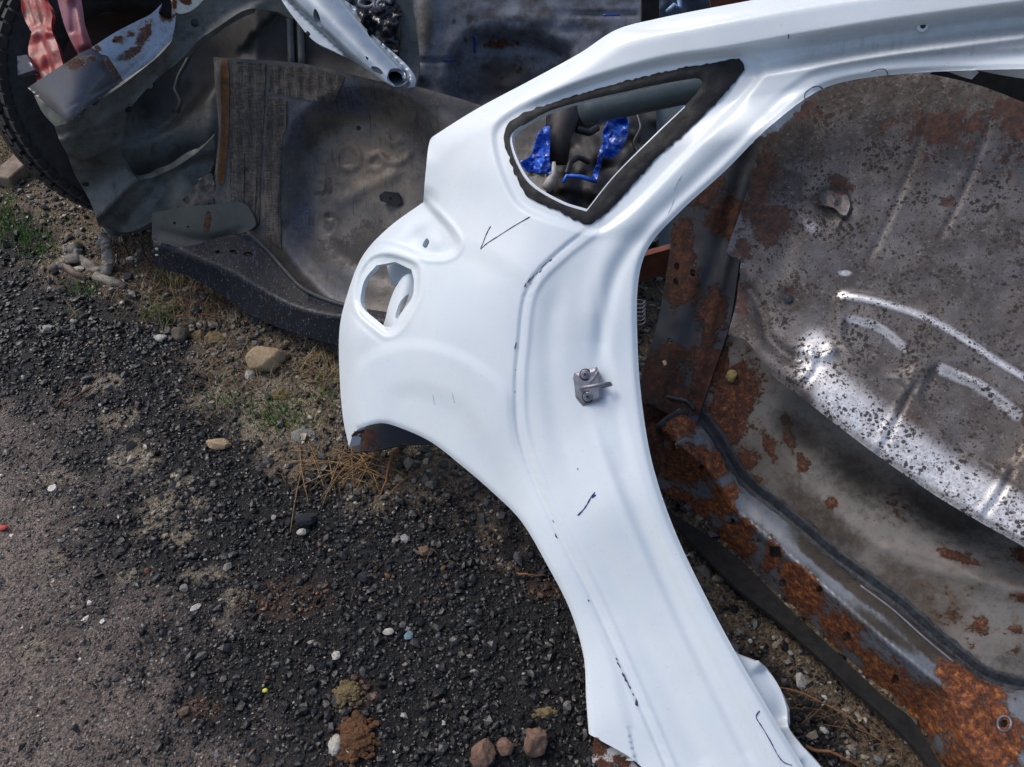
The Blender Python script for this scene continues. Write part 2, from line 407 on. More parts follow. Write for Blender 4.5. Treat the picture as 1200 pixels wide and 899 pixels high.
def mat_navy():
    m = M('wet_navy_paint'); n2 = m.noise(60, 8, .7)
    dr = m.noise(1, 4, .6, m.scale((170, 30, 26)))
    c = m.mix(m.mr(m.noise(12, 6), .35, .65), lin(6, 9, 20), lin(14, 18, 32))
    c = m.mix(m.mr(dr, .58, .66, 0, .5), c, lin(72, 78, 96))
    c = m.mix(m.mr(m.noise(200, 2, .5), .66, .7, 0, .6), c, lin(130, 136, 150))
    m.set(Base_Color=c, Roughness=m.mr(n2, .3, .7, .34, .6), Coat_Weight=0., Specular_IOR_Level=.3)
    m.bump(m.ma('ADD', dr, m.mr(m.vor(160), 0, .3, 1, 0)), .3, .0015); return m.m
def mat_stone_attr():
    m = M('crushed_stone'); col, r, g, b = m.attr(); n = m.noise(190, 7, .75)
    c = m.mix(m.mr(n, .35, .65, 0, .8), col, m.mix(1., col, (.38, .37, .36, 1), 'MULTIPLY'))
    c = m.mix(m.mr(m.noise(420, 3, .6), .62, .72, 0, .5), c, m.mix(1., col, (2.2, 2.15, 2.1, 1), 'MULTIPLY'))
    m.set(Base_Color=c, Roughness=m.mr(m.noise(90, 4), .3, .7, .22, .58)); m.bump(m.noise(300, 5, .75), .5, .0014); return m.m
def mat_ground():
    m = M('gravel_and_soil'); col, r, g, b = m.attr()
    n = m.noise(110, 9, .78); n2 = m.noise(420, 5, .75); v = m.vor(170); n0 = m.noise(22, 8, .7)
    c = m.mix(m.mr(n, .34, .66), m.mix(1., col, (.25, .24, .24, 1), 'MULTIPLY'), m.mix(1., col, (1.7, 1.65, 1.6, 1), 'MULTIPLY'))
    c = m.mix(m.mr(n0, .5, .66, 0, .5), c, m.mix(1., col, (.4, .38, .38, 1), 'MULTIPLY'))
    c = m.mix(m.mr(n2, .6, .68, 0, .7), c, lin(142, 130, 114))
    c = m.mix(m.mr(m.noise(300, 4, .7), .36, .30, 0, .8), c, lin(26, 25, 26))
    m.set(Base_Color=c, Roughness=m.mr(n, .3, .7, .42, .85))
    h = m.ma('ADD', m.ma('MULTIPLY', m.mr(v, 0, .8, 1, 0), .8), m.ma('ADD', m.ma('MULTIPLY', n, 1.6), m.ma('MULTIPLY', n2, .7)))
    m.bump(h, 1., .006); return m.m
def rockmat(name, a, b, sc=40, dark=.5):
    m = M(name); n = m.noise(sc, 10, .78); c = m.mix(m.mr(n, .36, .64), a, b)
    k = lambda q: tuple(x * q for x in b[:3]) + (1,)
    c = m.mix(m.mr(m.noise(sc * .6, 7, .75), .52, .64, 0, dark), c, k(.4))
    c = m.mix(m.mr(m.noise(sc * 6, 5, .7), .56, .66, 0, dark), c, k(.3)); c = m.mix(m.mr(m.noise(sc * 5, 4, .7), .42, .34, 0, dark), c, tuple(min(x * 1.35, .8) for x in a[:3]) + (1,))
    m.set(Base_Color=c, Roughness=.85); m.bump(m.noise(sc * 3, 9, .8), 1., .006); return m.m

MATM = mat_mat()
WHITE = mat_white(); SILVER = mat_silver(); PAN = mat_pan(); NAVY = mat_navy(); STONE = mat_stone_attr(); GROUND = mat_ground()
RUSTY = painted_rust('grey_primer_with_rust', lin(112, 116, 122), lin(94, 97, 101), nsc=14, speck=.12, coat=.15)
RUSTY_DARK = painted_rust('dark_primer_with_rust', lin(56, 60, 70), lin(40, 41, 46), rust=RUSTD, nsc=13, speck=.04)
RAILM = painted_rust('blue_grey_sill_paint', lin(110, 117, 127), lin(92, 98, 106), rust=[(0., lin(36, 22, 17)), (.3, lin(70, 38, 24)), (.5, lin(108, 58, 30)), (.66, lin(146, 86, 42)), (.8, lin(186, 124, 66)), (1, lin(104, 60, 36))], nsc=15, speck=.06, coat=.2, rough=.4)
FLOORM = painted_rust('dusty_grey_floor_paint', lin(118, 114, 110), lin(94, 88, 82), nsc=17, speck=.05, mud=lin(72, 63, 55), rough=.55)
GREYM = painted_rust('grey_wheelhouse_paint', lin(98, 101, 100), lin(80, 83, 82), rough=.5, nsc=12, mud=lin(50, 47, 42))
BLUEM = painted_rust('pale_blue_rusty_paint', lin(150, 165, 185), lin(130, 142, 160), rough=.3, nsc=26, coat=.3)
SLATE = painted_rust('slate_scratched_paint', lin(76, 79, 90), lin(62, 64, 74), rough=.35, nsc=26, coat=.3)
BACKM = painted_rust('muddy_black_underbody', lin(122, 126, 138), lin(98, 102, 114), rough=.5, nsc=10, mud=lin(74, 74, 76))
UNDERM = simple('shaded_underside_black', lin(12, 12, 14), lin(28, 27, 27), 60, .9, bump=.8, bd=.004)  # near-black colour holds the shade under the sill
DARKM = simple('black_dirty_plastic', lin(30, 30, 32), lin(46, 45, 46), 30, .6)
DARKN = simple('dark_blue_plastic', lin(30, 36, 52), lin(44, 52, 72), 25, .4, coat=.2)
SEAL = simple('dark_seam_sealer', lin(52, 56, 62), lin(38, 40, 44), 50, .6, bump=.4)
BLACKSEAL = simple('black_window_sealant', lin(9, 10, 14), lin(18, 19, 25), 60, .7, bump=.5, bd=.0015)
RUBBER = simple('black_tyre_rubber', lin(30, 29, 30), lin(44, 42, 42), 40, .75, bump=.3)
STEEL = simple('zinc_plated_steel', lin(138, 139, 148), lin(116, 117, 126), 60, .42, metal=.5)
STEELD = simple('dark_recess_steel', lin(38, 38, 42), lin(60, 60, 66), 60, .5, metal=.6)
PILLAR = simple('silver_grey_car_paint', lin(152, 164, 176), lin(134, 146, 158), 12, .28, metal=.35, bump=.05, coat=.4)
RED = simple('red_car_paint', lin(158, 14, 12), lin(96, 10, 10), 40, .45, coat=.1, bump=.3, bd=.002)
PINK = simple('faded_pink_red_paint', lin(148, 98, 108), lin(132, 60, 70), 14, .45, bump=.15)
MAROON = simple('dark_maroon_paint', lin(48, 28, 32), lin(38, 26, 30), 10, .4)
FOIL = simple('bright_blue_film', lin(34, 104, 226), lin(20, 56, 150), 22, .35, coat=.5, bump=.5, bd=.003)
TUBEG = simple('grey_green_paint', lin(92, 104, 108), lin(80, 92, 96), 14, .35, coat=.2, bump=.05)
CHIP = simple('blue_black_chipped_paint', lin(36, 44, 84), lin(74, 80, 104), 200, .6)
INK = simple('black_marker_ink', lin(40, 40, 50), lin(70, 70, 84), 200, .6)
INKB = simple('blue_marker_ink', lin(24, 30, 96), lin(40, 46, 120), 200, .6)
TWIG = simple('orange_brown_twig', lin(134, 90, 56), lin(92, 62, 42), 60, .8)
NEEDLE = simple('dry_pine_needle', lin(154, 124, 82), lin(108, 80, 52), 60, .75)
STRAW = simple('pale_straw', lin(150, 132, 92), lin(110, 94, 64), 60, .85)
GRASSM = simple('green_grass', lin(82, 128, 40), lin(112, 144, 60), 30, .6)
WOOD = simple('weathered_timber', lin(138, 122, 108), lin(104, 88, 76), 25, .8, bump=.5)
CLOTHM = simple('dirty_pale_rag', lin(142, 136, 128), lin(110, 102, 92), 40, .85, bump=.6, bd=.003)
BOARD = simple('rust_red_board', lin(118, 66, 48), lin(90, 46, 34), 18, .7)

# ------------------------------------------------------------------ ground
soil_line = crv([(-500, 150), (-150, 230), (0, 262), (60, 325), (150, 368), (225, 425), (320, 505), (400, 560), (500, 590), (600, 610), (700, 640), (800, 700), (880, 810), (1000, 930), (1200, 1150)], False, 30)
tar_line = crv([(-700, 440), (-200, 500), (0, 528), (60, 590), (110, 660), (150, 730), (195, 815), (230, 899), (280, 1100)], False, 30)
def toW(p): return G(p[:, 0], np.minimum(p[:, 1], 1300))[:, :2]
soilW = toW(soil_line); tarW = toW(tar_line)
PATCH = [(185, 600, 30, 36), (215, 625, 26, 20), (245, 672, 34, 14), (160, 535, 34, 20), (150, 678, 16, 10), (330, 480, 60, 40), (250, 470, 40, 18), (205, 565, 30, 12), (140, 490, 26, 16), (120, 450, 22, 12), (275, 700, 26, 10), (235, 590, 16, 10), (60, 655, 24, 14), (40, 760, 22, 20), (70, 560, 22, 10)]
ORANGE = [(340, 700, 60, 30), (420, 815, 28, 22), (415, 865, 40, 22), (240, 830, 40, 20), (640, 690, 30, 16)]
DARKP = [(950, 870, 46, 60, -40), (620, 560, 40, 30), (860, 810, 14, 12), (905, 790, 12, 8), (700, 470, 40, 60)]
def wblob(x, y, bl):
    r = np.zeros(len(x))
    for b in bl:
        c = G(b[0], b[1]); e = G(b[0] + b[2], b[1]); t = G(b[0], b[1] - b[3])
        r = np.maximum(r, np.exp(-(((x - c[0]) / (e[0] - c[0])) ** 2 + ((y - c[1]) / (t[1] - c[1])) ** 2)))
    return r
def zones(x, y):
    ds, ss, _ = pdist(x, y, soilW); dt, st, _ = pdist(x, y, tarW)
    nz = (fbm(x * 5, y * 5, 3) - .5) * .36 + (fbm(x * 22, y * 22, 5) - .5) * .22
    soil = sst(-.05, .09, ds * ss + nz)       # left of travel in world = far side
    tar = sst(-.22, .30, -dt * st + nz * 1.6)
    pt = sst(.34, .72, wblob(x, y, PATCH) + nz * 1.5 + (fbm(x * 60, y * 60, 7) - .5) * .9)
    orr = sst(.35, .8, wblob(x, y, ORANGE) + nz * 1.6)
    dk = sst(.3, .6, wblob(x, y, DARKP) + nz)
    soil = soil * (1 - dk * .9)
    return soil, tar, pt, orr
def gz(x, y):
    soil, tar, pt, orr = zones(x, y)
    h = (fbm(x * 3, y * 3, 11) - .5) * .024 + (fbm(x * 14, y * 14, 12) - .5) * .012
    return (h * (1 - .75 * tar) + soil * .012) * np.exp(-np.maximum(np.hypot(x, y - 2) - 6, 0) / 4)
def axis(a, b, st, far):
    m = list(np.arange(a, b + st / 2, st)); s = st
    lo = [m[0]]; 
    while lo[-1] > -far: s *= 1.25; lo.append(lo[-1] - s)
    s = st; hi = [m[-1]]
    while hi[-1] < far: s *= 1.25; hi.append(hi[-1] + s)
    return np.array(lo[:0:-1] + m + hi[1:])
ax = axis(-2.5, 1.5, .012, 400); ay = axis(.2, 3.9, .011, 400)
X, Y = np.meshgrid(ax, ay); x = X.ravel(); y = Y.ravel(); soil, tar, pt, orr = zones(x, y)
A = np.array
cDark, cSoil, cTar, cOr = A(lin(24, 24, 26)[:3]), A(lin(118, 104, 84)[:3]), A(lin(138, 124, 115)[:3]), A(lin(84, 62, 44)[:3])
c = cDark + (cTar - cDark) * tar[:, None]; c = c + (cSoil - c) * soil[:, None]; c = c + (A(lin(150, 140, 120)[:3]) - c) * (pt * .8)[:, None]; c = c + (cOr - c) * (orr * .6)[:, None]
V = np.stack([x, y, gz(x, y) + (fbm(x * 70, y * 70, 21, 2) - .5) * .006 * (1 - .6 * tar)], -1)
nx, ny = len(ax), len(ay); i = (np.arange(ny - 1)[:, None] * nx + np.arange(nx - 1)).ravel()
g = mk('ground', V, np.stack([i, i + 1, i + nx + 1, i + nx], -1), GROUND, attr=c, recenter=False); tag(g, kind='structure')

def rotmats(n, r):
    q = r.normal(size=(n, 4)); q /= np.linalg.norm(q, axis=1, keepdims=True); a, b, c, d = q.T
    return np.stack([1 - 2 * (c * c + d * d), 2 * (b * c - d * a), 2 * (b * d + c * a), 2 * (b * c + d * a), 1 - 2 * (b * b + d * d), 2 * (c * d - b * a), 2 * (b * d - c * a), 2 * (c * d + b * a), 1 - 2 * (b * b + c * c)], -1).reshape(n, 3, 3)
def stones(name, x, y, r, colr, label, cat, seed, sunk=0.):
    rg = np.random.default_rng(seed); n = len(x)
    v = ICO1[None] * (1 + rg.uniform(-.42, .22, (n, 12, 1))) * (rg.uniform(.5, 1.2, (n, 1, 3)))
    v = np.einsum('nij,nkj->nki', rotmats(n, rg), v); v[:, :, 2] *= .75
    v *= r[:, None, None]; v[:, :, 0] += x[:, None]; v[:, :, 1] += y[:, None]; v[:, :, 2] += (gz(x, y) + r * (rg.uniform(.0, .45, n) - .45 * sunk))[:, None]
    f = (ICO1F[None] + (np.arange(n) * 12)[:, None, None]).reshape(-1, 3)
    o = mk(name, v.reshape(-1, 3), f, STONE, attr=np.repeat(colr, 12, 0), smooth=False, recenter=False)
    return tag(o, label, cat, kind='stuff')
def scatter(n, x0, x1, y0, y1, seed):
    rg = np.random.default_rng(seed); return rg.uniform(x0, x1, n), rg.uniform(y0, y1, n), rg
# dark crushed asphalt aggregate
xs, ys = [], []
for (n, b) in ((66000, (-1.95, .75, .28, 1.75)), (27000, (-2.7, .7, 1.6, 3.1))):
    a_, b_, rg = scatter(n, *b, 31 + n); xs.append(a_); ys.append(b_)
x = np.concatenate(xs); y = np.concatenate(ys); so, ta, pt, orr = zones(x, y); rg = np.random.default_rng(5)
keep = rg.random(len(x)) > (so * .72 + ta * .62 + pt * .6); x, y, so, ta, pt, orr = (q[keep] for q in (x, y, so, ta, pt, orr)); n = len(x)
r = np.clip(rg.lognormal(math.log(.0042), .52, n), .0018, .0140) * np.where(y > 1.7, 1.35, 1) * (1 - .32 * ta)
lum = np.clip(rg.lognormal(math.log(.0125), .72, n), .003, .13)
colr = lum[:, None] * A([.97, .98, 1.06]); k = rg.random(n)
tanm = k < .014 + .35 * pt + .2 * so; colr[tanm] = (rg.uniform(.12, .40, (tanm.sum(), 1)) * A([1, .88, .70]))
wm = (k > .9945); colr[wm] = rg.uniform(.3, .6, (wm.sum(), 1)) * A([1, .98, .92])
om = (k > .93) & (rg.random(n) < orr + .03); colr[om] = A([.14, .06, .028]) * rg.uniform(.5, 1.3, (om.sum(), 1))
om = (rg.random(n) < orr * .5); colr[om] = A([.10, .055, .032]) * rg.uniform(.5, 1.3, (om.sum(), 1))
colr = colr * (1 + ta[:, None] * .9 * A([1.25, 1.05, .98])); sunk = ta
stones('loose_gravel', x, y, r, colr, 'dark crushed asphalt gravel spread in front of the white panel', 'gravel', 3, sunk)
# small aggregate pressed flat into the worn surface on the left
xt, yt, rg = scatter(80000, -1.75, -.1, .3, 2.1, 41); so, ta, pt, orr = zones(xt, yt); keep = rg.random(len(xt)) < ta * 1.2 * (1 - so) + .12; xt, yt, ta = xt[keep], yt[keep], ta[keep]; n = len(xt)
r = np.clip(rg.lognormal(math.log(.0027), .38, n), .0014, .007); t = rg.random((n, 1))
colr = np.where(t < .42, rg.uniform(.02, .07, (n, 1)) * A([1, .97, .97]), np.where(t < .88, rg.uniform(.10, .24, (n, 1)) * A([1.05, .92, .84]), rg.uniform(.2, .4, (n, 1)) * A([1, .9, .76])))
stones('pressed_grit', xt, yt, r, colr, 'fine brown grit pressed into the worn asphalt at lower left', 'grit', 14, .9)
# soil pebbles
x1, y1, rg = scatter(62000, -2.5, 1.4, .35, 3.7, 77); so, ta, pt, orr = zones(x1, y1)
keep = rg.random(len(x1)) < (so * .85 + pt * .7); x1, y1 = x1[keep], y1[keep]; n = len(x1)
r = np.clip(rg.lognormal(math.log(.0046), .6, n), .0018, .021)
t = rg.random((n, 1)); colr = np.where(t < .5, rg.uniform(.07, .30, (n, 1)) * A([1, .86, .64]), np.where(t < .8, rg.uniform(.05, .16, (n, 1)) * A([1, .98, .96]), rg.uniform(.015, .05, (n, 1)) * A([1, .96, .94])))
w_ = rg.random(n) < .035; colr[w_] = rg.uniform(.3, .5, (w_.sum(), 1)) * A([1, .95, .85])
stones('soil_pebbles', x1, y1, r, colr, 'tan pebbly soil along the foot of the scrap panels', 'pebbles', 4)

# ------------------------------------------------------------------ white quarter panel
WD = tps([(410, 520, 1.84), (398, 380, 1.86), (420, 290, 1.84), (500, 240, 1.76), (500, 170, 1.755), (580, 110, 1.66), (690, 50, 1.555), (830, 0, 1.43), (1000, -20, 1.33), (1240, -30, 1.20),
          (1240, 90, 1.235), (1080, 95, 1.31), (950, 110, 1.39), (860, 190, 1.46), (755, 320, 1.535), (760, 500, 1.515), (800, 620, 1.475), (860, 760, 1.43), (940, 899, 1.375), (980, 960, 1.35),
          (700, 420, 1.55), (700, 600, 1.51), (610, 450, 1.585), (600, 330, 1.585), (560, 200, 1.66), (500, 400, 1.70), (480, 500, 1.745), (600, 590, 1.615), (680, 740, 1.53), (695, 855, 1.485), (760, 880, 1.45), (800, 960, 1.41), (700, 220, 1.555), (780, 120, 1.50)])
seam = [(688, 266), (655, 292), (625, 322), (612, 350), (606, 400), (602, 450), (605, 505), (622, 560), (650, 622), (690, 700), (735, 800), (778, 899), (805, 965)]
jamb_edge = [(1440, 76), (1240, 80), (1100, 84), (1010, 92), (960, 106), (900, 150), (850, 200), (795, 250), (760, 290), (748, 330), (747, 400), (752, 470), (765, 545), (790, 620), (825, 695), (865, 770), (915, 855), (945, 905), (975, 965)]
win_hole = [(600, 160), (612, 148), (650, 128), (740, 106), (815, 92), (823, 96), (814, 112), (770, 155), (720, 205), (688, 245, 1), (660, 236), (625, 215), (608, 190)]
win_black = [(590, 158), (604, 138), (660, 116), (760, 88), (840, 73), (866, 69), (873, 78), (862, 96), (820, 140), (770, 185), (730, 230), (700, 258), (688, 263), (655, 248), (618, 230), (602, 200)]
win_rec = [(576, 158), (590, 136), (640, 110), (740, 80), (850, 62), (885, 64), (900, 78), (870, 120), (800, 190), (740, 250), (700, 275), (668, 268), (610, 245), (588, 210)]
lamp_hole = [(423, 345), (428, 327), (441, 311, 1), (463, 307, 1), (482, 316, 1), (485, 330), (483, 348), (472, 364), (459, 383, 1), (451, 383, 1), (429, 365, 1), (423, 356)]
lamp_rec = [(416, 350), (421, 322), (434, 303), (450, 298), (474, 303), (489, 311), (492, 324), (490, 348), (478, 372), (466, 388), (454, 393), (440, 384), (422, 368)]
gut = [(499, 236, 1), (516, 253), (533, 273), (538, 286), (533, 297), (516, 303), (492, 300), (465, 290), (440, 288), (400, 330), (380, 280), (440, 200)]
gut_line = [(498, 232), (512, 248), (528, 266), (538, 284), (534, 297), (520, 304), (500, 303)]
w_out = [(409, 524, 1), (402, 490), (398, 440), (398, 385), (407, 345), (425, 300), (455, 267), (496, 237, 1), (499, 200), (504, 164), (512, 157), (560, 127), (620, 95), (680, 62), (722, 35), (770, 22), (840, 8), (950, -12), (1060, -28), (1240, -48), (1420, -66, 1), (1420, 76, 1), (1240, 80)] + jamb_edge[2:-1] + \
        [(975, 965, 1), (815, 985, 1), (752, 899), (690, 860, 1), (687, 820), (684, 770), (668, 715), (640, 660), (610, 610), (575, 575), (540, 545), (505, 518), (468, 501), (446, 496), (420, 503), (413, 510, 1)]
seamC = crv(seam, False, 8)
def whites(u, v):
    d = WD(u, v); rel = np.zeros(len(u))
    ds, ss, ts = pdist(u, v, seamC); right = -ss * ds
    hs = sst(262, 285, v)
    rel -= .0042 * sst(-.8, 1.6, right) * sst(255, 285, v)
    rel += .0022 * sst(4, 7, right) * sst(16, 12, right) * hs                # welded lip beside the seam
    rel -= .0020 * sst(11, 20, right) * hs
    rel -= .0014 * np.exp(-((right - 8.5) / 1.0) ** 2) * hs
    # jamb pressings
    rel += ridge(u, v, [(905, 96), (850, 145), (790, 205), (735, 262), (700, 330), (690, 400)], 14, .005)
    rel -= ridge(u, v, [(930, 110), (870, 162), (812, 216), (756, 270), (722, 320), (706, 390), (700, 440)], 9, .006)
    rel -= ridge(u, v, [(672, 306), (652, 345), (642, 400), (647, 470), (670, 560), (715, 665), (775, 790), (845, 940)], 15, .006)
    rel += ridge(u, v, [(690, 480), (712, 550), (745, 630), (800, 750), (860, 870), (890, 930)], 6, .003)
    rel -= ridge(u, v, [(716, 520), (742, 590), (778, 680), (828, 790), (888, 915)], 9, .0048)
    rel += .0060 * sst(-9, 5, (lambda q: -q[1] * q[0])(pdist(u, v, crv([(700, 300), (712, 400), (728, 480), (748, 560), (778, 640), (815, 720), (860, 810), (912, 905), (950, 980)], False, 8)))) * sst(300, 380, v)
    rel += ridge(u, v, [(790, 545), (815, 620), (850, 695), (890, 770), (935, 850), (970, 910)], 2, .0009)
    rel -= ridge(u, v, [(800, 600), (832, 680), (870, 758), (905, 820)], 2.5, .0008)
    de, se, te = pdist(u, v, crv(jamb_edge, False, 8)); rel -= .008 * np.exp(-(de / 4.) ** 2)
    rel -= .004 * sst(26, 17, de) * sst(880, 940, u)
    # roof rail: bright top, gutter that turns under, lower lip
    rail = crv([(584, 158), (605, 134), (640, 112), (700, 88), (780, 66), (850, 56), (930, 42), (1050, 22), (1240, -2), (1440, -22)], False, 8)
    dr, sr, tr = pdist(u, v, rail); below = dr * sr
    kk = sst(.02, .12, tr)
    rel -= (.016 + .034 * sst(800, 950, u)) * sst(-2, 9 + 9 * sst(800, 1000, u), below) * sst(110, 60, below) * kk * sst(-5, 10, u - 560)
    rel += .036 * sst(26, 42, below) * kk * sst(840, 960, u); rel -= .006 * sst(40, 50, below) * sst(110, 60, below) * kk * sst(900, 1000, u)
    dn, sn, tn = pdist(u, v, crv([(690, 32), (715, 34), (770, 37), (850, 24), (960, 4), (1100, -14), (1240, -30), (1420, -46)], False, 8)); rel -= .0035 * sst(-1.5, 1.5, -dn * sn) * sst(0, .12, tn) * sst(40, 30, dn) 
    top = crv([(500, 170), (512, 157), (560, 127), (620, 95), (680, 62), (722, 35), (770, 22), (840, 8), (950, -12), (1060, -28), (1240, -48), (1420, -66)], False, 8)
    dt, _, _ = pdist(u, v, top); rel -= .022 * np.clip(1 - dt / 26., 0, 1) ** 2
    # quarter window rebate
    s = sdist(u, v, crv(win_rec, True, 6)); rel -= .008 * sst(-2, 8, s)
    # shoulder and wheel flare
    rel -= .006 * sst(-14, 14, (lambda q: q[0] * q[1])(pdist(u, v, crv([(440, 262), (500, 276), (560, 297), (640, 345)], False, 8)))) * sst(640, 600, u)
    fl = crv([(405, 470), (420, 430), (455, 408), (495, 404), (545, 420), (590, 455), (625, 520), (668, 620), (710, 740), (735, 850)], False, 8)
    df, sf, tf = pdist(u, v, fl); inn = df * sf
    leftm = sst(1, -10, right)
    rel += .0050 * sst(-10, 8, inn) * leftm
    rel -= .0042 * sst(38, 66, inn) * leftm
    # tail gutter and lamp pocket
    gl = crv(gut_line, False, 4); dg, sg_, tg = pdist(u, v, gl); sg = sdist(u, v, crv(gut, True, 4))
    rel -= (.020 * sst(-1.5, 6, sg)) * sst(400, 340, v)
    rel += .0035 * np.exp(-((sg + 3.5) / 2.5) ** 2) * np.exp(-(dg / 9) ** 2)
    rel += blobs(u, v, [(508, 284, 12, 9, 60, .007)]) - blobs(u, v, [(490, 276, 10, 12, 0, .006)])
    sl = sdist(u, v, crv(lamp_rec, True, 4)); rel -= .011 * sst(-1, 3.5, sl); rel += .0018 * np.exp(-((sl + 3) / 2.) ** 2); rel -= .003 * sst(5, 8, sl)
    rel += .004 * sst(-2, 2, (lambda q: q[0] * q[1])(pdist(u, v, crv([(400, 356), (425, 384), (452, 408)], False, 4)))) * blobs(u, v, [(425, 390, 26, 22)])
    te_ = crv([(409, 524), (402, 490), (398, 440), (398, 385), (407, 345), (425, 300), (455, 267), (496, 237)], False, 8)
    rel -= .034 * np.clip(1 - pdist(u, v, te_)[0] / 24., 0, 1) ** 2
    arch = crv([(690, 860), (687, 820), (684, 770), (668, 715), (640, 660), (610, 610), (575, 575), (540, 545), (505, 518), (468, 501), (446, 496), (420, 503)], False, 8)
    rel -= .006 * np.clip(1 - pdist(u, v, arch)[0] / 6., 0, 1) ** 2
    rel += (fbm(u / 55, v / 55, 9, 2) - .5) * .0012
    return d - rel
def wattr(u, v):
    r = np.zeros(len(u)); q = np.random.default_rng(3)
    base = sst(905, 960, u) * sst(30, 44, v + (u - 950) * .12) * sst(86, 72, v + (u - 950) * .06)
    for i in range(22):
        c = 965 + i * 11 + q.normal() * 4; w_ = q.uniform(1.5, 4); l0 = 48 - (c - 950) * .06 + q.uniform(-6, 6); l1 = l0 + q.uniform(12, 26)
        r = np.maximum(r, q.uniform(.35, 1) * np.exp(-((u - c - (60 - v) * .16) / w_) ** 2) * sst(l0 - 4, l0 + 4, v) * sst(l1 + 5, l1 - 3, v))
    r = np.maximum(r, base * .5)  # even grey: gutter shade put into the dirt mask
    g = blobs(u, v, [(505, 290, 30, 14), (1100, 60, 120, 30), (700, 860, 50, 50), (420, 500, 20, 20)])
    b = blobs(u, v, [(417, 512, 6, 9), (700, 868, 12, 6, 30, .7)])
    return np.stack([r, g, b], -1)
wp = thing('quarter_panel', 'large white cut-off car rear quarter panel with empty window and lamp openings', 'car body panel', G(700, 820))
sheet('outer_skin', WHITE, wp, w_out, whites, [win_hole, lamp_hole, [(500, 279), (503, 283), (499, 291), (495, 288)]], step=2.7, attr=wattr, flange=.028, hflange=.012)
# sealant band round the window opening, laid as a raised uneven bead
def seald(u, v):
    s = np.minimum(sdist(u, v, crv(win_black, True, 4)), -sdist(u, v, crv(win_hole, True, 4)))
    return whites(u, v) - .0022 - .0038 * np.clip(s / 6, 0, 1) ** .6 - (fbm(u / 4, v / 4, 4, 3) - .5) * .0016 - .0010 * sst(.5, .62, fbm(u / 9, v / 9, 14, 3))
def rag(pts, a, sd, step=4):
    p = crv(pts, True, step); n = len(p); t = np.roll(p, -1, 0) - np.roll(p, 1, 0); t /= np.linalg.norm(t, axis=1, keepdims=True)
    r = np.random.default_rng(sd).normal(size=n) * a; return [tuple(q) for q in p + np.stack([t[:, 1], -t[:, 0]], -1) * r[:, None]]
cx = np.array(win_hole, dtype=object); 
hole2 = []
_wh = crv(win_hole, True, 4); _c = np.array([710, 160])
for q in _wh:
    k = 1.035 if q[1] > 130 + (q[0] - 700) * -.2 else 1.0
    hole2.append(tuple(_c + (q - _c) * (k if q[0] < 800 else 1.0)))
sheet('window_sealant', BLACKSEAL, wp, rag(win_black, .7, 5), seald, [hole2], step=3, thick=.003)
# striker
def SP(u, v, o=0.): return P3(u, v, float(whites(np.array([u * 1.]), np.array([v * 1.]))[0]) - o)
def strd(u, v):
    base = whites(np.array([690.]), np.array([453.]))[0]
    s = sdist(u, v, crv([(673, 437, 1), (699, 430, 1), (705, 441, 1), (706, 466), (702, 471, 1), (683, 476, 1), (673, 466, 1)], True, 3))
    return base + (u - 690) * -.0007 - .006 - .0035 * sst(0, 5, s) - ridge(u, v, [(690, 449), (696, 443), (702, 434)], 1.2, .0012, 3)
strk = sheet('door_striker', STEEL, wp, [(673, 437, 1), (699, 430, 1), (705, 441, 1), (706, 466), (702, 471, 1), (683, 476, 1), (672, 464, 1), (670, 450, 1)], strd, step=1.5, thick=.004, smooth=False)
for (bu, bv) in ((686, 439), (689, 465)):
    d0 = float(strd(np.array([bu * 1.]), np.array([bv * 1.]))[0]); c0 = P3(bu, bv, d0); nrm = -P3(bu, bv, 1) + np.array([0, 0, H]); nrm /= np.linalg.norm(nrm)
    nrm = nrm + np.array([-.2, -.1, .15]); nrm /= np.linalg.norm(nrm)
    mk('bolt_seat', *tube_geo([c0 - nrm * .002, c0 + nrm * .0008], [.0122, .0122], 20), STEELD, strk)
    V1, F1 = tube_geo([c0 - nrm * .002, c0 + nrm * .0026, c0 + nrm * .0034], [.0098, .0098, .008], 20)
    V2, F2 = tube_geo([c0, c0 + nrm * .0058, c0 + nrm * .0064], [.0058, .0055, .0045], 14)
    mk('bolt', *merge([(V1, F1), (V2, F2)]), STEEL, strk, smooth=False)
    V3, F3 = tube_geo([c0 + nrm * .0060, c0 + nrm * .0068], [.0030, .0030], 6); mk('bolt_socket', V3, F3, DARKM, strk)
p0 = SP(680, 456, .009); pts = [P3(680, 456, 0)]
base = float(whites(np.array([690.]), np.array([453.]))[0])
lp = [(680, 455, base - .006), (681, 455, base - .020), (686, 454, base - .032), (698, 452, base - .036), (708, 450, base - .037), (715, 449.5, base - .033), (716, 450.5, base - .028), (712, 451.5, base - .026), (704, 453, base - .012)]
tube('latch_loop', STEEL, strk, [P3(*q) for q in lp], .0038, 10)
# marks drawn on the paint
def ink(name, mat, pts, r, parent=wp, off=.0006):
    p = crv(pts, False, 2.5); P = P3(p[:, 0], p[:, 1], whites(p[:, 0], p[:, 1]) - off); rr = r * (.6 + .8 * np.random.default_rng(len(pts)).random(len(P)))
    return tube(name, mat, parent, P, rr, 5)
ink('pen_mark', INK, [(575, 265), (571, 272), (567, 282), (563, 292, 1), (571, 285), (585, 276), (602, 265), (621, 254)], .0010)
ink('pen_mark', INKB, [(677, 604), (683, 598), (688, 591), (693, 582), (697, 577, 1), (694, 583), (698, 580)], .0012)
ink('pen_mark', INK, [(605, 401), (603, 409)], .0010); ink('pen_mark', INKB, [(677, 549), (677, 550)], .0016)
ink('pen_mark', INK, [(924, 40), (924, 45)], .0010)
SCR = simple('grey_scratch', lin(176, 184, 194), lin(190, 196, 204), 200, .5)
rq = np.random.default_rng(21)
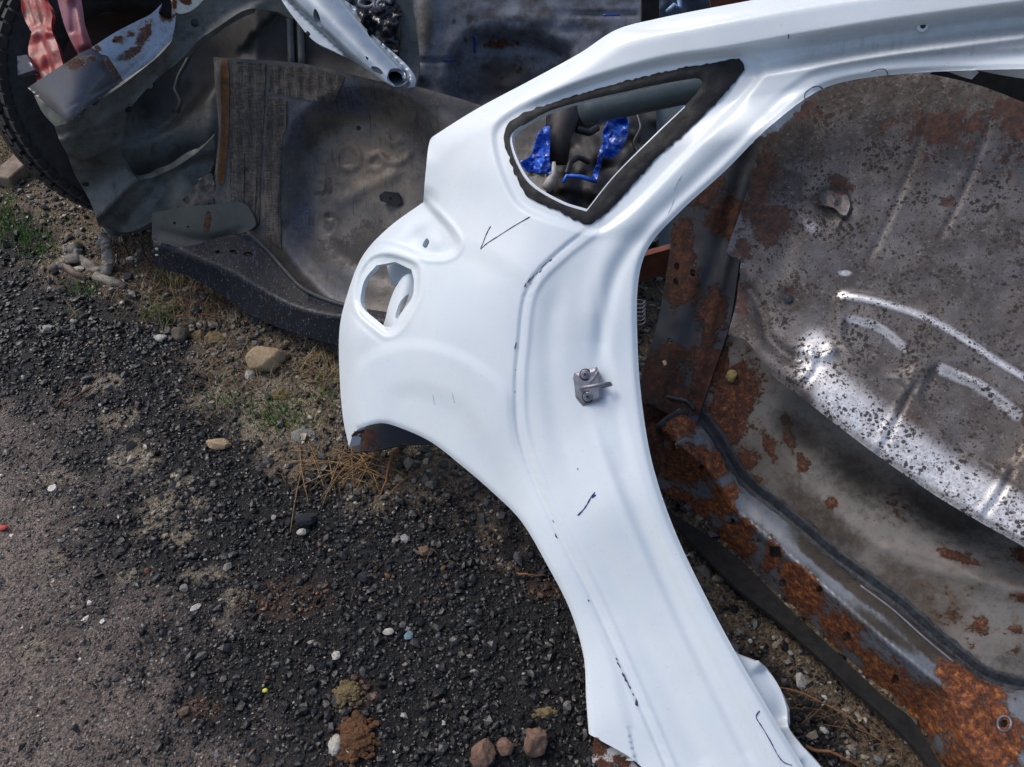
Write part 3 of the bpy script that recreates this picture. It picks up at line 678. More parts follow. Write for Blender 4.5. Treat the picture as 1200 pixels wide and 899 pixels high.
for (a_, b_) in (((790, 232), (783, 250)), ((799, 205), (790, 222)), ((507, 462), (509, 474)), ((530, 460), (533, 472))):
    ink('scratch', SCR, [a_, ((a_[0] + b_[0]) / 2 + rq.normal(), (a_[1] + b_[1]) / 2 + rq.normal()), b_], .0005)
rg = np.random.default_rng(12); chips = []
def onseam(t, off):
    k = t * (len(seamC) - 1); i0 = int(k); q = seamC[i0] + (seamC[min(i0 + 1, len(seamC) - 1)] - seamC[i0]) * (k - i0); return q + np.array([off, off * .3])
L = [(616 + i * 4.2 + rg.uniform(-1, 1), 333 - i * 4.0 + rg.uniform(-1, 1), 1.6) for i in range(8)] + [(689, 704, 1), (648, 611, .9), (652, 628, 1)]
for i in range(20):
    tt = rg.uniform(0, 1); q = (718 + tt * 30, 765 + tt * 62); L.append((q[0] + rg.uniform(-1, 1), q[1] + rg.uniform(-1, 1), 1.3))
L += [(604, 430 + i * 37 + rg.uniform(-9, 9), .6) for i in range(2)]
for (cu, cv, s_) in L:
    j = np.argmin(np.hypot(seamC[:, 0] - cu, seamC[:, 1] - cv)); j = min(max(j, 1), len(seamC) - 2); t_ = seamC[j + 1] - seamC[j - 1]; t_ = t_ / np.linalg.norm(t_) * rg.uniform(1.2, 3.6) * s_; k_ = rg.normal(0, .5, 2)
    pq = np.array([[cu - t_[0], cv - t_[1]], [cu + k_[0], cv + k_[1]], [cu + t_[0], cv + t_[1]]]); chips.append(tube_geo(P3(pq[:, 0], pq[:, 1], whites(pq[:, 0], pq[:, 1]) - .0002), np.array([.0004, .0011, .0005]) * rg.uniform(.8, 1.6), 5))
tag(mk('paint_chips', *merge(chips), CHIP, wp), kind='stuff')
# rivet hole in the rail with its rim, slots in the flange
c3 = SP(1081, 31, .001); nrm = np.array([-.25, -.75, .55]); nrm /= np.linalg.norm(nrm)
mk('rail_grommet', *merge([tube_geo([c3, c3 + nrm * .003, c3 + nrm * .0035], [.010, .009, .007], 20)]), WHITE, wp)
mk('grommet_hole', *tube_geo([c3 + nrm * .003, c3 + nrm * .0042], [.0048, .0044], 14), DARKM, wp)
ink('flange_tab', INK, [(944, 119), (943, 110), (951, 103), (960, 101), (966, 107)], .0009)
ink('flange_tab', INK, [(1021, 84), (1030, 81), (1038, 82), (1041, 90)], .0006)
ink('flange_tab', INKB, [(890, 833), (886, 840), (893, 852), (903, 869), (911, 884), (918, 893), (928, 897)], .0009)
# inner structure seen through the lamp opening
IN = lambda u, v: WD(u, v) + .085
sheet('inner_reinforcement', WHITE, wp, [(448, 395), (452, 372), (458, 350), (466, 333), (476, 322), (500, 320), (505, 345), (492, 372), (478, 400)], lambda u, v: IN(u, v) - .03 * np.exp(-((u - (470 - (v - 350) * .25)) / 14) ** 2), [[(463, 372), (470, 352), (479, 345), (474, 360), (466, 374)]], step=3, attr=lambda u, v: np.zeros((len(u), 3)), flange=.02, hflange=.01)
sheet('inner_brace', WHITE, wp, [(456, 296), (500, 300), (498, 335), (476, 327), (460, 334)], lambda u, v: WD(u, v) + .12 + 0 * u, step=4, attr=lambda u, v: np.zeros((len(u), 3)) + np.array([0, .6, 0]), flange=.01)
# wheel-arch return seen under the tail, rusty
sheet('inner_arch', RUSTY_DARK, wp, [(408, 505, 1), (440, 490), (500, 505), (510, 520, 1), (470, 522), (440, 528), (416, 530, 1)], lambda u, v: DZ(u, v, .05) - .02 - (540 - v) * .0012, step=4, attr=lambda u, v: np.stack([blobs(u, v, [(430, 515, 14, 14)]), u * 0 + .3, u * 0 + .3], -1), flange=.01)
# folded, torn bracket at the foot of the jamb
def footd(u, v): return WD(u, v) + .045 + ridge(u, v, [(893, 778), (915, 815), (918, 850)], 14, .018) - ridge(u, v, [(880, 850), (912, 868), (940, 895)], 5, .012) - .010 * sst(840, 850, v) 
foot = sheet('foot_bracket', WHITE, wp, [(850, 760), (866, 768), (893, 780), (912, 803), (922, 830), (924, 852), (938, 872), (962, 899), (990, 940), (930, 960), (880, 850)], footd, step=4, attr=lambda u, v: np.stack([blobs(u, v, [(915, 862, 22, 12)]) * .8, u * 0 + .3, u * 0], -1), flange=.012)
# rusty inner sill end at the lower left tip
sheet('sill_end', painted_rust('white_flaking_rust', lin(205, 206, 208), lin(180, 178, 176), nsc=60), wp, [(696, 862, 1), (716, 872), (745, 896), (790, 960), (700, 960), (694, 890)], lambda u, v: WD(u, v) + .018, step=3, attr=lambda u, v: np.stack([blobs(u, v, [(700, 872, 10, 12), (728, 893, 12, 5, 40), (706, 897, 10, 6)]) + .25, u * 0, blobs(u, v, [(712, 872, 9, 6), (722, 897, 5, 5)])], -1), flange=.02)

# ------------------------------------------------------------------ rusty floor section on the right
FD = tps([(770, 520, 1.80), (790, 600, DZ(0, 600, .03)), (850, 650, DZ(0, 650, .03)), (950, 760, DZ(0, 760, .035)), (1080, 899, DZ(0, 899, .04)), (1200, 980, 1.36), (1200, 800, 1.42), (1200, 690, 1.43),
          (890, 170, 1.66), (760, 450, 1.82), (800, 250, 1.78), (853, 395, 1.73), (1000, 520, 1.60), (1000, 300, 1.60), (1200, 500, 1.46), (1200, 250, 1.46), (1260, 600, 1.42), (870, 520, 1.73), (1260, 90, 1.44)])
rail_seam = [(806, 473), (824, 494), (840, 516), (852, 536), (864, 556), (882, 574), (905, 592), (937, 618), (975, 651), (1012, 678), (1050, 706), (1087, 739), (1122, 768), (1155, 792), (1190, 803), (1240, 806), (1400, 812)]
rail_ridge = [(795, 520), (826, 545), (845, 570), (862, 598), (900, 631), (938, 664), (975, 697), (1015, 731), (1050, 761), (1085, 789), (1112, 812), (1122, 840), (1135, 875), (1165, 910), (1190, 950)]
rail_low = [(766, 560), (780, 592), (802, 606), (840, 634), (874, 662), (930, 718), (982, 767), (1035, 818), (1077, 850), (1098, 885), (1112, 915), (1130, 960)]
def floord(u, v):
    d = FD(u, v); rel = np.zeros(len(u))
    dl, sl, tl = pdist(u, v, crv(rail_ridge, False, 8)); sd_ = dl * sl            # + below the ridge
    ds, ss, ts = pdist(u, v, crv(rail_seam, False, 8)); bs = ds * ss              # + below seam
    onrail = sst(-2, 3, bs) 
    wtop = ds + dl + 1e-6
    rel += onrail * np.where(sd_ < 0, .046 * np.clip(ds / wtop, 0, 1) ** .8, .046 - .0022 * np.minimum(dl, 46) - .0002 * dl)
    rel += onrail * .0045 * np.exp(-(dl / 3.2) ** 2)
    rel -= onrail * .0016 * np.exp(-((sd_ - 9) / 3.) ** 2)
    rel += onrail * .012 * np.sin(np.clip((820 - u) / 12., -8, 8)) * sst(850, 800, u) * sst(500, 540, v)
    rel -= .010 * np.exp(-(ds / 7) ** 2)
    rel += plate(u, v, [(880, 690 - 0), (930, 720), (1000, 790), (980, 800), (900, 730)], 5, -.004)
    rel += ridge(u, v, [(1130, 815), (1160, 850), (1200, 890), (1240, 940)], 9, .016) * onrail - ridge(u, v, [(1120, 800), (1128, 830), (1150, 880)], 5, .01) * 0
    # bowl in the floor panel and its shoulder
    fp = 1 - onrail
    rel -= fp * .045 * sst(0, 60, sdist(u, v, crv([(900, 500), (960, 560), (1010, 600), (1100, 650), (1240, 700), (1240, 560), (1100, 500), (950, 440)], True, 10)))
    rel += fp * .006 * sst(-5, 5, (lambda q: q[0] * q[1])(pdist(u, v, crv([(900, 480), (925, 530), (960, 575), (1020, 628), (1070, 657), (1130, 672), (1240, 690)], False, 8)))) * sst(480, 520, v)
    rel += fp * ridge(u, v, [(925, 530), (960, 570), (1020, 625), (1070, 655), (1130, 672), (1180, 690), (1240, 690)], 12, .007)
    rel += fp * ridge(u, v, [(1030, 640), (1080, 650), (1140, 672), (1160, 690)], 4, .003)
    rel += (fbm(u / 60, v / 60, 19, 3) - .5) * .008 + (fbm(u / 14, v / 14, 29, 2) - .5) * .0015
    return d - rel
rf = thing('floor_section', 'rusty grey cut-off car floor and sill lying behind the white panel', 'car body panel', G(950, 745))
RB = [(858, 470, 30, 60, 15, .95), (875, 540, 20, 14, 0, .8), (900, 520, 7, 22, -20, .85), (925, 515, 16, 6, 60, .8), (938, 538, 14, 7, 60, .85), (922, 495, 6, 12, 0, .7), (975, 590, 10, 8, 0, .6), (888, 565, 12, 9, 0, .8), (1150, 735, 16, 18, 0, .62), (1190, 740, 16, 10, 0, .55), (1195, 650, 24, 11, 10, .75), (1120, 652, 34, 6, 20, .75), (1195, 700, 24, 8, 0, .7), (1170, 700, 7, 7, 0, .5),
      (1165, 655, 9, 6, 0, .5), (1140, 690, 6, 6, 0, .5), (845, 420, 16, 36, 0, .9), (1170, 790, 20, 6, 0, .6), (1040, 700, 6, 6, 0, .5), (1185, 765, 12, 8, 0, .5), (1060, 600, 40, 20, 30, .28), (1130, 700, 60, 40, 20, .26)]
seamUp = crv(rail_seam, False, 6)
def fattr(u, v):
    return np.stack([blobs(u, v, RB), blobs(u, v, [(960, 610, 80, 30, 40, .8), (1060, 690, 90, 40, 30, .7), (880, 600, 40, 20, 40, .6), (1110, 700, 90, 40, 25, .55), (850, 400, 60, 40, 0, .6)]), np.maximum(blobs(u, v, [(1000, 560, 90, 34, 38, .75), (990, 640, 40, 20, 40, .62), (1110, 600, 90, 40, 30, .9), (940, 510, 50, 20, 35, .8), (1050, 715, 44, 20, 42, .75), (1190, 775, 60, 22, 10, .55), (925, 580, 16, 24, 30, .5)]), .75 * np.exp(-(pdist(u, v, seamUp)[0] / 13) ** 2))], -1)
seamUp = crv(rail_seam, False, 6)
sheet('floor_panel', FLOORM, rf, [(806, 475, 1), (812, 450), (822, 425), (838, 385), (850, 330), (870, 250), (900, 150, 1), (1000, 130), (1400, 190, 1), (1400, 811, 1)] + rail_seam[::-1][1:-1], floord, [[(864, 487), (861, 489), (862, 484)], [(914, 517), (918, 519), (914, 522)]], step=5, attr=fattr, flange=.01, hflange=.01)
RR = [(810, 545, 40, 30), (790, 498, 34, 20), (838, 545, 20, 24), (850, 590, 24, 14, 40), (1040, 726, 12, 9, 30, .6), (800, 590, 36, 16, 20), (845, 585, 26, 26), (860, 630, 24, 30, 40), (905, 655, 12, 20, 30), (940, 690, 46, 22, 50), (985, 740, 36, 22, 45), (1030, 790, 46, 22, 45), (1080, 830, 40, 30, 40), (1130, 840, 30, 60), (1170, 860, 40, 50), (1140, 905, 60, 40), (1000, 690, 10, 7), (950, 700, 10, 20), (865, 640, 22, 18), (1120, 790, 30, 14, 20), (900, 620, 30, 4, 40, .6)]
def rattr(u, v):
    g = blobs(u, v, [(1040, 740, 60, 9, 37), (900, 640, 40, 7, 38, .5)]); k = blobs(u, v, [(1060, 752, 60, 9, 37, .8)])
    r = blobs(u, v, RR) * (1 - blobs(u, v, [(1060, 760, 26, 13, 45), (1000, 770, 40, 5, 45), (960, 660, 60, 9, 38), (1190, 830, 16, 12, 30), (880, 600, 20, 9, 40), (825, 578, 16, 5, 30)]))
    sd2, ss2, _ = pdist(u, v, crv(rail_seam, False, 8)); g = np.maximum(g, .9 * sst(26, 18, sd2 + (980 - u) * .03) * sst(905, 950, u) * sst(1150, 1110, u))
    dd_, ss_, _ = pdist(u, v, crv(rail_ridge, False, 8)); r = r * (1 - .75 * sst(0, 6, -dd_ * ss_) * sst(1110, 1070, u) * sst(850, 880, u))
    return np.stack([r, g, k * .5], -1)
holesR = [[(c_[0] + a * math.cos(q), c_[1] + b * math.sin(q)) for q in np.linspace(0, 2 * math.pi, 9)[:-1]] for c_, a, b in (((917, 684), 5, 6), ((960, 691), 4, 5), ((992, 747), 5, 7), ((1049, 797), 5, 7), ((857, 612), 5, 5), ((862, 626), 4, 4), ((1177, 848), 5, 5), ((889, 634), 2.5, 3), ((822, 547), 3, 4), ((791, 523), 5, 7), ((1112, 905), 3, 3))]
railo = [(756, 505, 1)] + [(806, 472, 1)] + rail_seam[1:] + [(1400, 814, 1), (1400, 990, 1), (1130, 975, 1)] + rail_low[::-1][1:]
sheet('sill_rail', RAILM, rf, railo, floord, holesR, step=4, attr=rattr, flange=.035, hflange=.012)
for (hu, hv, ra) in ((1177, 848, .0135),):
    ang = np.linspace(0, 2 * math.pi, 20); P = P3(hu + 8 * np.cos(ang), hv + 9 * np.sin(ang), floord(hu + 8 * np.cos(ang), hv + 9 * np.sin(ang)) - .001)
    tube('hole_rim', STEEL if hu > 1000 else STEELD, rf, P, .0022, 6, False)
sheet('bolt_tab', STEELD, rf, [(901, 640, 1), (913, 641, 1), (914, 652, 1), (903, 653, 1)], lambda u, v: floord(u, v) - .003, step=3, thick=.003)
# under-flange strip near the ground, sill shade put into its near-black colour
sheet('flange_shade_strip', UNDERM, rf, [(782, 598, 1), (838, 633), (872, 660), (927, 715), (979, 763), (1036, 817), (1073, 848), (1136, 960, 1), (1112, 960, 1), (1090, 900), (1050, 853), (1000, 808), (950, 762), (911, 727), (862, 688), (820, 645), (791, 614, 1)], lambda u, v: DZ(u, v, .055), step=5, attr=lambda u, v: np.stack([u * 0, u * 0 + .2, u * 0 + .5], -1), flange=.01)
def band(name, mat, parent, line, w0, w1, fn, lift, rl):
    c = crv(line, False, 9); t = np.gradient(c, axis=0); t /= np.linalg.norm(t, axis=1, keepdims=True); nn = np.stack([t[:, 1], -t[:, 0]], -1)
    r_ = np.random.default_rng(len(c)); ol = [tuple(q) for q in c + nn * (w1 + r_.normal(0, .8, len(c)))[:, None]] + [tuple(q) for q in (c - nn * (w0 + r_.normal(0, .8, len(c)))[:, None])[::-1]]
    def f(u, v):
        d_, s_, t_ = pdist(u, v, c); k = -d_ * s_; ph = (k + w0) / (w0 + w1)
        return fn(u, v) - lift * np.sin(np.clip(ph, 0, 1) * 3.14159) ** .5 - rl * np.abs(np.sin(ph * 9.4 + .8 * fbm(t_ * 14, t_ * 0, 3))) - (fbm(u / 5, v / 5, 8, 3) - .5) * .002
    return sheet(name, mat, parent, ol, f, step=2.6, thick=.003)
SEAL2 = simple('brushed_seam_sealer', lin(50, 55, 62), lin(30, 32, 35), 70, .6, bump=.6, bd=.002)
band('seam_sealer', SEAL2, rf, rail_seam, 5, 11, floord, .0035, .0026)
tube('seam_edge', STEEL, rf, line3([(q[0] - 4, q[1] + 8) for q in rail_seam[9:13]], floord, .001, 6), .0022, 6)
tube('seam_sealer', SEAL2, rf, line3([(742, 440), (751, 447), (765, 460), (780, 465), (806, 471), (814, 480)], lambda u, v: FD(u, v) - .014, .0, 4), .0055, 8)
tube('seam_sealer', SEAL2, rf, line3([(756, 535), (762, 517), (780, 492), (804, 482), (822, 490)], floord, .0, 4), .0065, 8)
# pillar strip rising to the upper left
def pild(u, v): return FD(u, v) - .012 - .018 * sst(-10, 14, (u - (900 - (v - 150) * .32)) * -1 - 18) + (fbm(u / 30, v / 30, 8, 3) - .5) * .008 - ridge(u, v, [(880, 190), (845, 330), (820, 430), (800, 480)], 5, .008)
PB = [(820, 215, 34, 34), (800, 330, 26, 30), (835, 370, 20, 40), (800, 300, 16, 50), (775, 440, 30, 40), (830, 440, 20, 40), (850, 250, 24, 30), (800, 470, 40, 20)]
hp = [[(c_[0] + 3.5 * math.cos(q), c_[1] + 4.5 * math.sin(q)) for q in np.linspace(0, 2 * math.pi, 8)[:-1]] for c_ in ((793, 312), (792, 330), (785, 400), (778, 425), (812, 320))]
sheet('pillar_strip', RUSTY_DARK, rf, [(795, 225), (880, 140, 1), (910, 130, 1), (893, 180), (868, 300), (855, 380), (835, 440), (815, 500, 1), (752, 470, 1), (752, 440), (770, 380), (784, 300)], pild, hp, step=5, attr=lambda u, v: np.stack([blobs(u, v, PB), blobs(u, v, [(770, 420, 40, 60)]) * .5, blobs(u, v, [(780, 430, 20, 40, 0, .5)])], -1), flange=.012, hflange=.008)
sheet('corner_plate', RUSTY_DARK, rf, [(748, 462, 1), (790, 484), (820, 500, 1), (790, 520), (770, 560, 1), (756, 520)], lambda u, v: FD(u, v) - .004 + ridge(u, v, [(750, 500), (800, 492)], 8, .01), step=4, attr=lambda u, v: np.stack([u * 0 + .75, u * 0 + .2, u * 0 + .2], -1))
# lump of dried foam on the floor panel
V = rock_geo((.026, .026, .03), 77, 5, .5, ICO3) + P3(858, 441, float(floord(np.array([858.]), np.array([441.]))[0]) - .004)
mk('dried_foam', V, ICO3F, rockmat('yellow_foam', lin(196, 178, 120), lin(160, 138, 86), 90), rf)
# white plastic clip
clp = tube('plastic_clip', simple('white_plastic', lin(205, 205, 198), lin(180, 180, 172), 60, .5), None, P3(np.array([929, 934, 937, 932, 936, 940]), np.array([724, 722, 726, 729, 733, 730]), DZ(0, np.array([724., 722, 726, 729, 733, 730]), .04)), .003, 6)
tag(clp, 'small white plastic clip hanging at the bottom edge of the rusty sill', 'clip')

# ------------------------------------------------------------------ mottled silver pan over it
SD = tps([(893, 165, 1.575), (850, 297, 1.60), (853, 395, 1.60), (937, 464, 1.53), (1012, 522, 1.475), (1092, 578, 1.42), (1200, 640, 1.345), (1270, 680, 1.30), (1270, 80, 1.37), (1100, 85, 1.46), (960, 100, 1.54), (1050, 300, 1.475), (1200, 400, 1.385), (960, 350, 1.53)])
def silvd(u, v):
    d = SD(u, v); rel = np.zeros(len(u))
    # wheel-tub curve on the left
    low = crv([(853, 395), (905, 440), (937, 464), (1012, 522), (1092, 578), (1270, 680)], False, 8); dl, _, _ = pdist(u, v, low)
    up = crv([(880, 330), (915, 372), (965, 395), (1050, 430), (1110, 478), (1165, 520), (1270, 570)], False, 8); dq, sq, _ = pdist(u, v, up); q = dq * sq
    rel += .022 * sst(-14, 60, q)                 # lower field turns up to face the sky
    rel -= .010 * np.exp(-(dl / 5) ** 2)
    rel += .007 * sst(-6, 3, sdist(u, v, crv([(985, 347), (1060, 362), (1120, 392), (1210, 448), (1290, 500), (1290, 620), (1180, 560), (1100, 500), (1060, 450), (1010, 430), (985, 400)], True, 8)))
    rel -= .006 * sst(-4, 4, sdist(u, v, crv([(995, 374), (1025, 380), (1060, 407), (1068, 430), (1040, 440), (1010, 425), (988, 400)], True, 6)))
    rel -= .007 * sst(-4, 5, sdist(u, v, crv([(1095, 430), (1140, 448), (1190, 480), (1205, 515), (1180, 545), (1120, 520), (1080, 470)], True, 6)))
    rel += ridge(u, v, [(985, 345), (1030, 354), (1085, 372), (1130, 397), (1175, 427), (1270, 482)], 4, .004)
    rel += ridge(u, v, [(995, 372), (1030, 382), (1062, 408)], 4, .003); rel += ridge(u, v, [(1100, 430), (1150, 452), (1195, 487)], 5, .004)
    rel -= ridge(u, v, [(1092, 120), (1075, 175), (1045, 250), (1015, 310)], 3, .0028); rel -= ridge(u, v, [(1165, 130), (1140, 200), (1100, 285)], 3, .0028)
    rel -= ridge(u, v, [(960, 120), (945, 200), (925, 280), (910, 340)], 12, .004); rel -= ridge(u, v, [(870, 330), (890, 360), (900, 395), (925, 418), (950, 425)], 7, .014)
    for l in ([(960, 415), (955, 435), (938, 455)], [(1080, 440), (1062, 470), (1040, 515), (1020, 545)], [(1190, 545), (1175, 575), (1150, 610)]):
        rel -= ridge(u, v, l, 2.4, .004); rel += ridge(u, v, [(a - 7, b - 2) for a, b in l], 4, .002)
    rel += ridge(u, v, [(945, 412), (965, 418), (980, 405)], 6, .008)
    for (cu, cv, rr, h) in ((978, 235, 17, .020), (924, 349, 9, .008)):
        dd = np.hypot(u - cu, (v - cv)); rel -= h * np.exp(-(dd / rr) ** 2); rel += h * .6 * np.exp(-((dd) / (rr * .45)) ** 2)
    rel += (fbm(u / 70, v / 70, 33, 3) - .5) * .006 + (fbm(u / 12, v / 12, 34, 2) - .5) * .0010
    return d - rel
def sattr(u, v):
    r = blobs(u, v, [(890, 220, 20, 60, 15), (900, 260, 30, 40), (870, 290, 14, 20), (985, 215, 24, 10, 20, .9), (1100, 150, 80, 36, 0, .75), (1190, 140, 40, 60, 0, .8), (1110, 235, 12, 10, 0, .9), (940, 130, 60, 20, 0, .6), (868, 355, 14, 30, 0, .7), (1070, 490, 22, 10, 30, .4), (1195, 330, 20, 30, 0, .4), (925, 340, 10, 8)])
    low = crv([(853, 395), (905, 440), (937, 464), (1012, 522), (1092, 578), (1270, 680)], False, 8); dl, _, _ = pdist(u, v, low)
    g = np.maximum(.85 * sst(85, 25, dl) * sst(930, 970, u), blobs(u, v, [(955, 420, 26, 40), (950, 265, 20, 12, 40, .6), (990, 320, 10, 4), (1042, 170, 6, 30, 20, .45)]))  # sky sheen along the lower edge painted pale, plus a few bare spots
    for pl, w_ in (([(985, 345), (1030, 354), (1085, 372), (1130, 397), (1175, 427), (1270, 482)], 6), ([(997, 374), (1030, 384), (1060, 408)], 7), ([(1104, 433), (1150, 454), (1192, 486)], 9)): g = np.maximum(g, .85 * np.exp(-(pdist(u, v, crv(pl, False, 6))[0] / w_) ** 2))  # rib highlights painted as pale strokes
    b = blobs(u, v, [(975, 240, 30, 24, 0, .8), (924, 352, 26, 20, 0, .85), (1000, 105, 240, 46, 6, .85), (880, 380, 30, 30, 0, .8), (930, 180, 50, 90, 15, .72), (1050, 160, 90, 50, 0, .45), (1150, 500, 40, 20, 30, .35), (915, 400, 30, 20, 40, .5), (1150, 300, 30, 16, 0, .3)])
    return np.stack([r, g, b], -1)
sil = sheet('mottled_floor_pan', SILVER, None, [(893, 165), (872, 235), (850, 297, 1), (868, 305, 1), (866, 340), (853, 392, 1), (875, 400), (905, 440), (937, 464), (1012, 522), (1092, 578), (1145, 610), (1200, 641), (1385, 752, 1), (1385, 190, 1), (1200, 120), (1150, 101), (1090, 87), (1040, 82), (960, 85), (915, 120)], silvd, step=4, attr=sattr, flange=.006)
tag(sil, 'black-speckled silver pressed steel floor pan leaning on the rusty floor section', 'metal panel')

# ------------------------------------------------------------------ spare wheel well pan on the left
PD = tps([(250, 68, 2.24), (400, 85, 2.22), (560, 122, 2.17), (640, 150, 2.12), (250, 240, 2.36), (180, 262, 2.44), (330, 320, 2.36), (400, 360, 2.27), (470, 380, 2.20), (640, 400, 2.0), (340, 200, 2.34), (450, 230, 2.24)])
well = [(338, 210), (345, 165), (372, 130), (415, 112), (465, 118), (510, 150), (545, 210), (550, 280), (520, 335), (460, 362), (400, 345), (355, 300), (336, 255)]
def pand(u, v):
    d = PD(u, v); s = sdist(u, v, crv(well, True, 8)); rel = -.072 * sst(-14, 40, s) + .004 * np.exp(-((s + 12) / 6) ** 2)
    flat = sst(30, 50, s)
    for (cu, cv, rr, h) in ((408, 185, 14, .010), (462, 158, 10, .010), (372, 222, 13, .008), (385, 262, 9, -.010), (440, 190, 9, .006)):
        dd = np.hypot(u - cu, v - cv); rel += flat * h * np.exp(-((dd - rr) / 2.2) ** 2)
    rel += flat * (ridge(u, v, [(375, 150), (395, 140), (420, 150)], 4, .006) + ridge(u, v, [(425, 190), (445, 180), (455, 190), (470, 190), (490, 170), (505, 160)], 3, .008) + ridge(u, v, [(390, 240), (420, 225), (470, 200)], 8, .008))
    rel += ridge(u, v, [(256, 72), (259, 150), (253, 235)], 4, .01)
    rel += .012 * np.exp(-((v - (88 + (u - 400) * .22)) / 14.) ** 2) * sst(300, 420, u) * .6
    rel += (fbm(u / 40, v / 40, 41, 3) - .5) * .010 + (fbm(u / 10, v / 10, 42, 2) - .5) * .0015
    return d - rel
wpn = thing('spare_wheel_pan', 'weathered grey boot floor with round spare wheel well behind the white panel tail', 'car body panel', G(300, 330))
def pattr(u, v):
    s = sdist(u, v, crv(well, True, 8))
    return np.stack([blobs(u, v, [(440, 285, 34, 26, 20, 1.1), (385, 218, 6, 12, 0, 1), (383, 256, 5, 8, 0, 1), (396, 288, 30, 10, 10, .8), (410, 300, 20, 12), (375, 226, 20, 6, 0, .6), (320, 262, 30, 14, 0, .6)]), blobs(u, v, [(430, 170, 80, 70, 0, .8), (370, 110, 40, 14, 0, .7), (520, 150, 30, 30, 0, .5), (300, 240, 60, 20)]), blobs(u, v, [(390, 112, 70, 26, 10, .9), (345, 150, 20, 50, 0, .8), (350, 270, 30, 60, 0, .8), (400, 330, 60, 30, 0, .7), (545, 130, 60, 30, 0, .5), (400, 250, 30, 30, 0, .4)])], -1)
sheet('pan_skin', PAN, wpn, [(250, 67, 1), (300, 70), (350, 74), (400, 84), (440, 94), (485, 101), (530, 113), (575, 126), (640, 135, 1), (640, 400, 1), (470, 385), (400, 360), (345, 335), (318, 300), (290, 262), (262, 243), (245, 240), (252, 200), (256, 150), (252, 100)], pand, step=4, attr=pattr, flange=.012)
sheet('seam_strip', simple('rusty_orange_strip', lin(120, 80, 40), lin(82, 58, 36), 50, .8), wpn, [(259, 71), (267, 72), (268, 150), (262, 215), (255, 214), (259, 150)], lambda u, v: pand(u, v) - .003, step=3, thick=.002)
for k_, pl in enumerate(([(272, 72, 1), (312, 75, 1), (310, 120, 1), (306, 200, 1), (304, 262, 1), (272, 240, 1), (268, 178, 1)], [(316, 76, 1), (360, 80), (404, 90, 1), (396, 112), (390, 121, 1), (358, 117), (336, 112, 1), (316, 108, 1)],
        [(314, 112, 1), (335, 118, 1), (335, 150), (331, 160, 1), (330, 220, 1), (330, 292, 1), (310, 276, 1), (310, 180, 1)], [(270, 178, 1), (286, 180, 1), (285, 246, 1), (270, 238, 1)], [(288, 196, 1), (300, 198, 1), (299, 258, 1), (287, 250, 1)])):
    lift = .0035 if k_ < 3 else .0065
    sheet('bitumen_mat', MATM, wpn, [(q[0] + (hash((k_, i)) % 5 - 2) * .4,) + tuple(q[1:]) for i, q in enumerate(pl)], lambda u, v: pand(u, v) - lift - .0012 * np.sin(u / 1.9) - (fbm(u / 9, v / 9, 4, 3) - .5) * .004, step=2.2, thick=.004)
# spare-wheel bracket in the well
br = sheet('well_bracket', DARKM, wpn, [(444, 229, 1), (451, 224, 1), (466, 226, 1), (471, 238, 1), (466, 241, 1), (446, 236, 1)], lambda u, v: pand(np.array([455.]), np.array([235.]))[0] - .025 + (v - 232) * .0006, [[(456, 231), (459, 231), (459, 234), (456, 234)]], step=2, thick=.003, flange=.02, smooth=False)
# grey tab and pale lump between
sheet('grey_tab', painted_rust('olive_grey_tab_paint', lin(76, 79, 74), lin(62, 64, 60), rough=.5, nsc=14), wpn, [(178, 250, 1), (212, 243), (246, 240), (285, 238), (300, 262), (288, 272), (255, 278), (228, 288), (190, 288), (178, 280, 1)], lambda u, v: PD(u, v) - .02 + ridge(u, v, [(178, 270), (240, 282), (290, 268)], 5, .008), [[(203, 260), (206, 260), (206, 263), (203, 263)], [(218, 265), (222, 265), (221, 268)]], step=4, attr=lambda u, v: np.stack([blobs(u, v, [(243, 260, 5, 14)]), u * 0 + .2, u * 0], -1), flange=.012, hflange=.008)
sheet('torn_sealer', rockmat('crumbly_grey_sealer', lin(120, 114, 108), lin(86, 80, 74), 60), wpn, [(206, 247), (222, 225), (240, 206), (249, 205), (250, 240), (240, 246)], lambda u, v: PD(u, v) - .01 - (fbm(u / 6, v / 6, 3, 3) - .5) * .03, step=3, thick=.01)
# navy rear panel (bumper beam shelf)
def navd(u, v):
    ed = crv([(190, 286), (225, 300), (275, 321), (299, 335), (340, 357), (377, 368), (440, 376), (530, 384)], False, 8); de, se, _ = pdist(u, v, ed); q = de * se
    return PD(u, v) - .05 - .05 * sst(40, -30, q) * 0 + .035 * np.exp(-(np.maximum(-q, 0) / 30)) * 0 - .0022 * np.clip(q + 40, 0, 40) + .0011 * np.clip(q, 0, 60) - ridge(u, v, [(275, 321), (299, 335), (340, 357), (377, 368), (440, 376)], 2, .002) + .012 * sst(184, 202, u) * 0 + ridge(u, v, [(360, 345), (385, 352), (410, 360)], 5, .008)
sheet('rear_shelf', NAVY, wpn, [(179, 278, 1), (200, 289), (228, 287), (258, 278), (290, 275, 1), (320, 300), (350, 335), (385, 350), (430, 362), (530, 375, 1), (530, 430, 1), (440, 420), (395, 405), (350, 392), (300, 372), (262, 348), (225, 325), (200, 318), (181, 312, 1)], navd, [[(251, 295), (256, 293), (259, 296), (254, 298)], [(268, 294), (275, 293), (279, 297), (272, 298)], [(285, 297), (293, 295), (297, 299), (290, 301)]], step=4, flange=.012, hflange=.008)
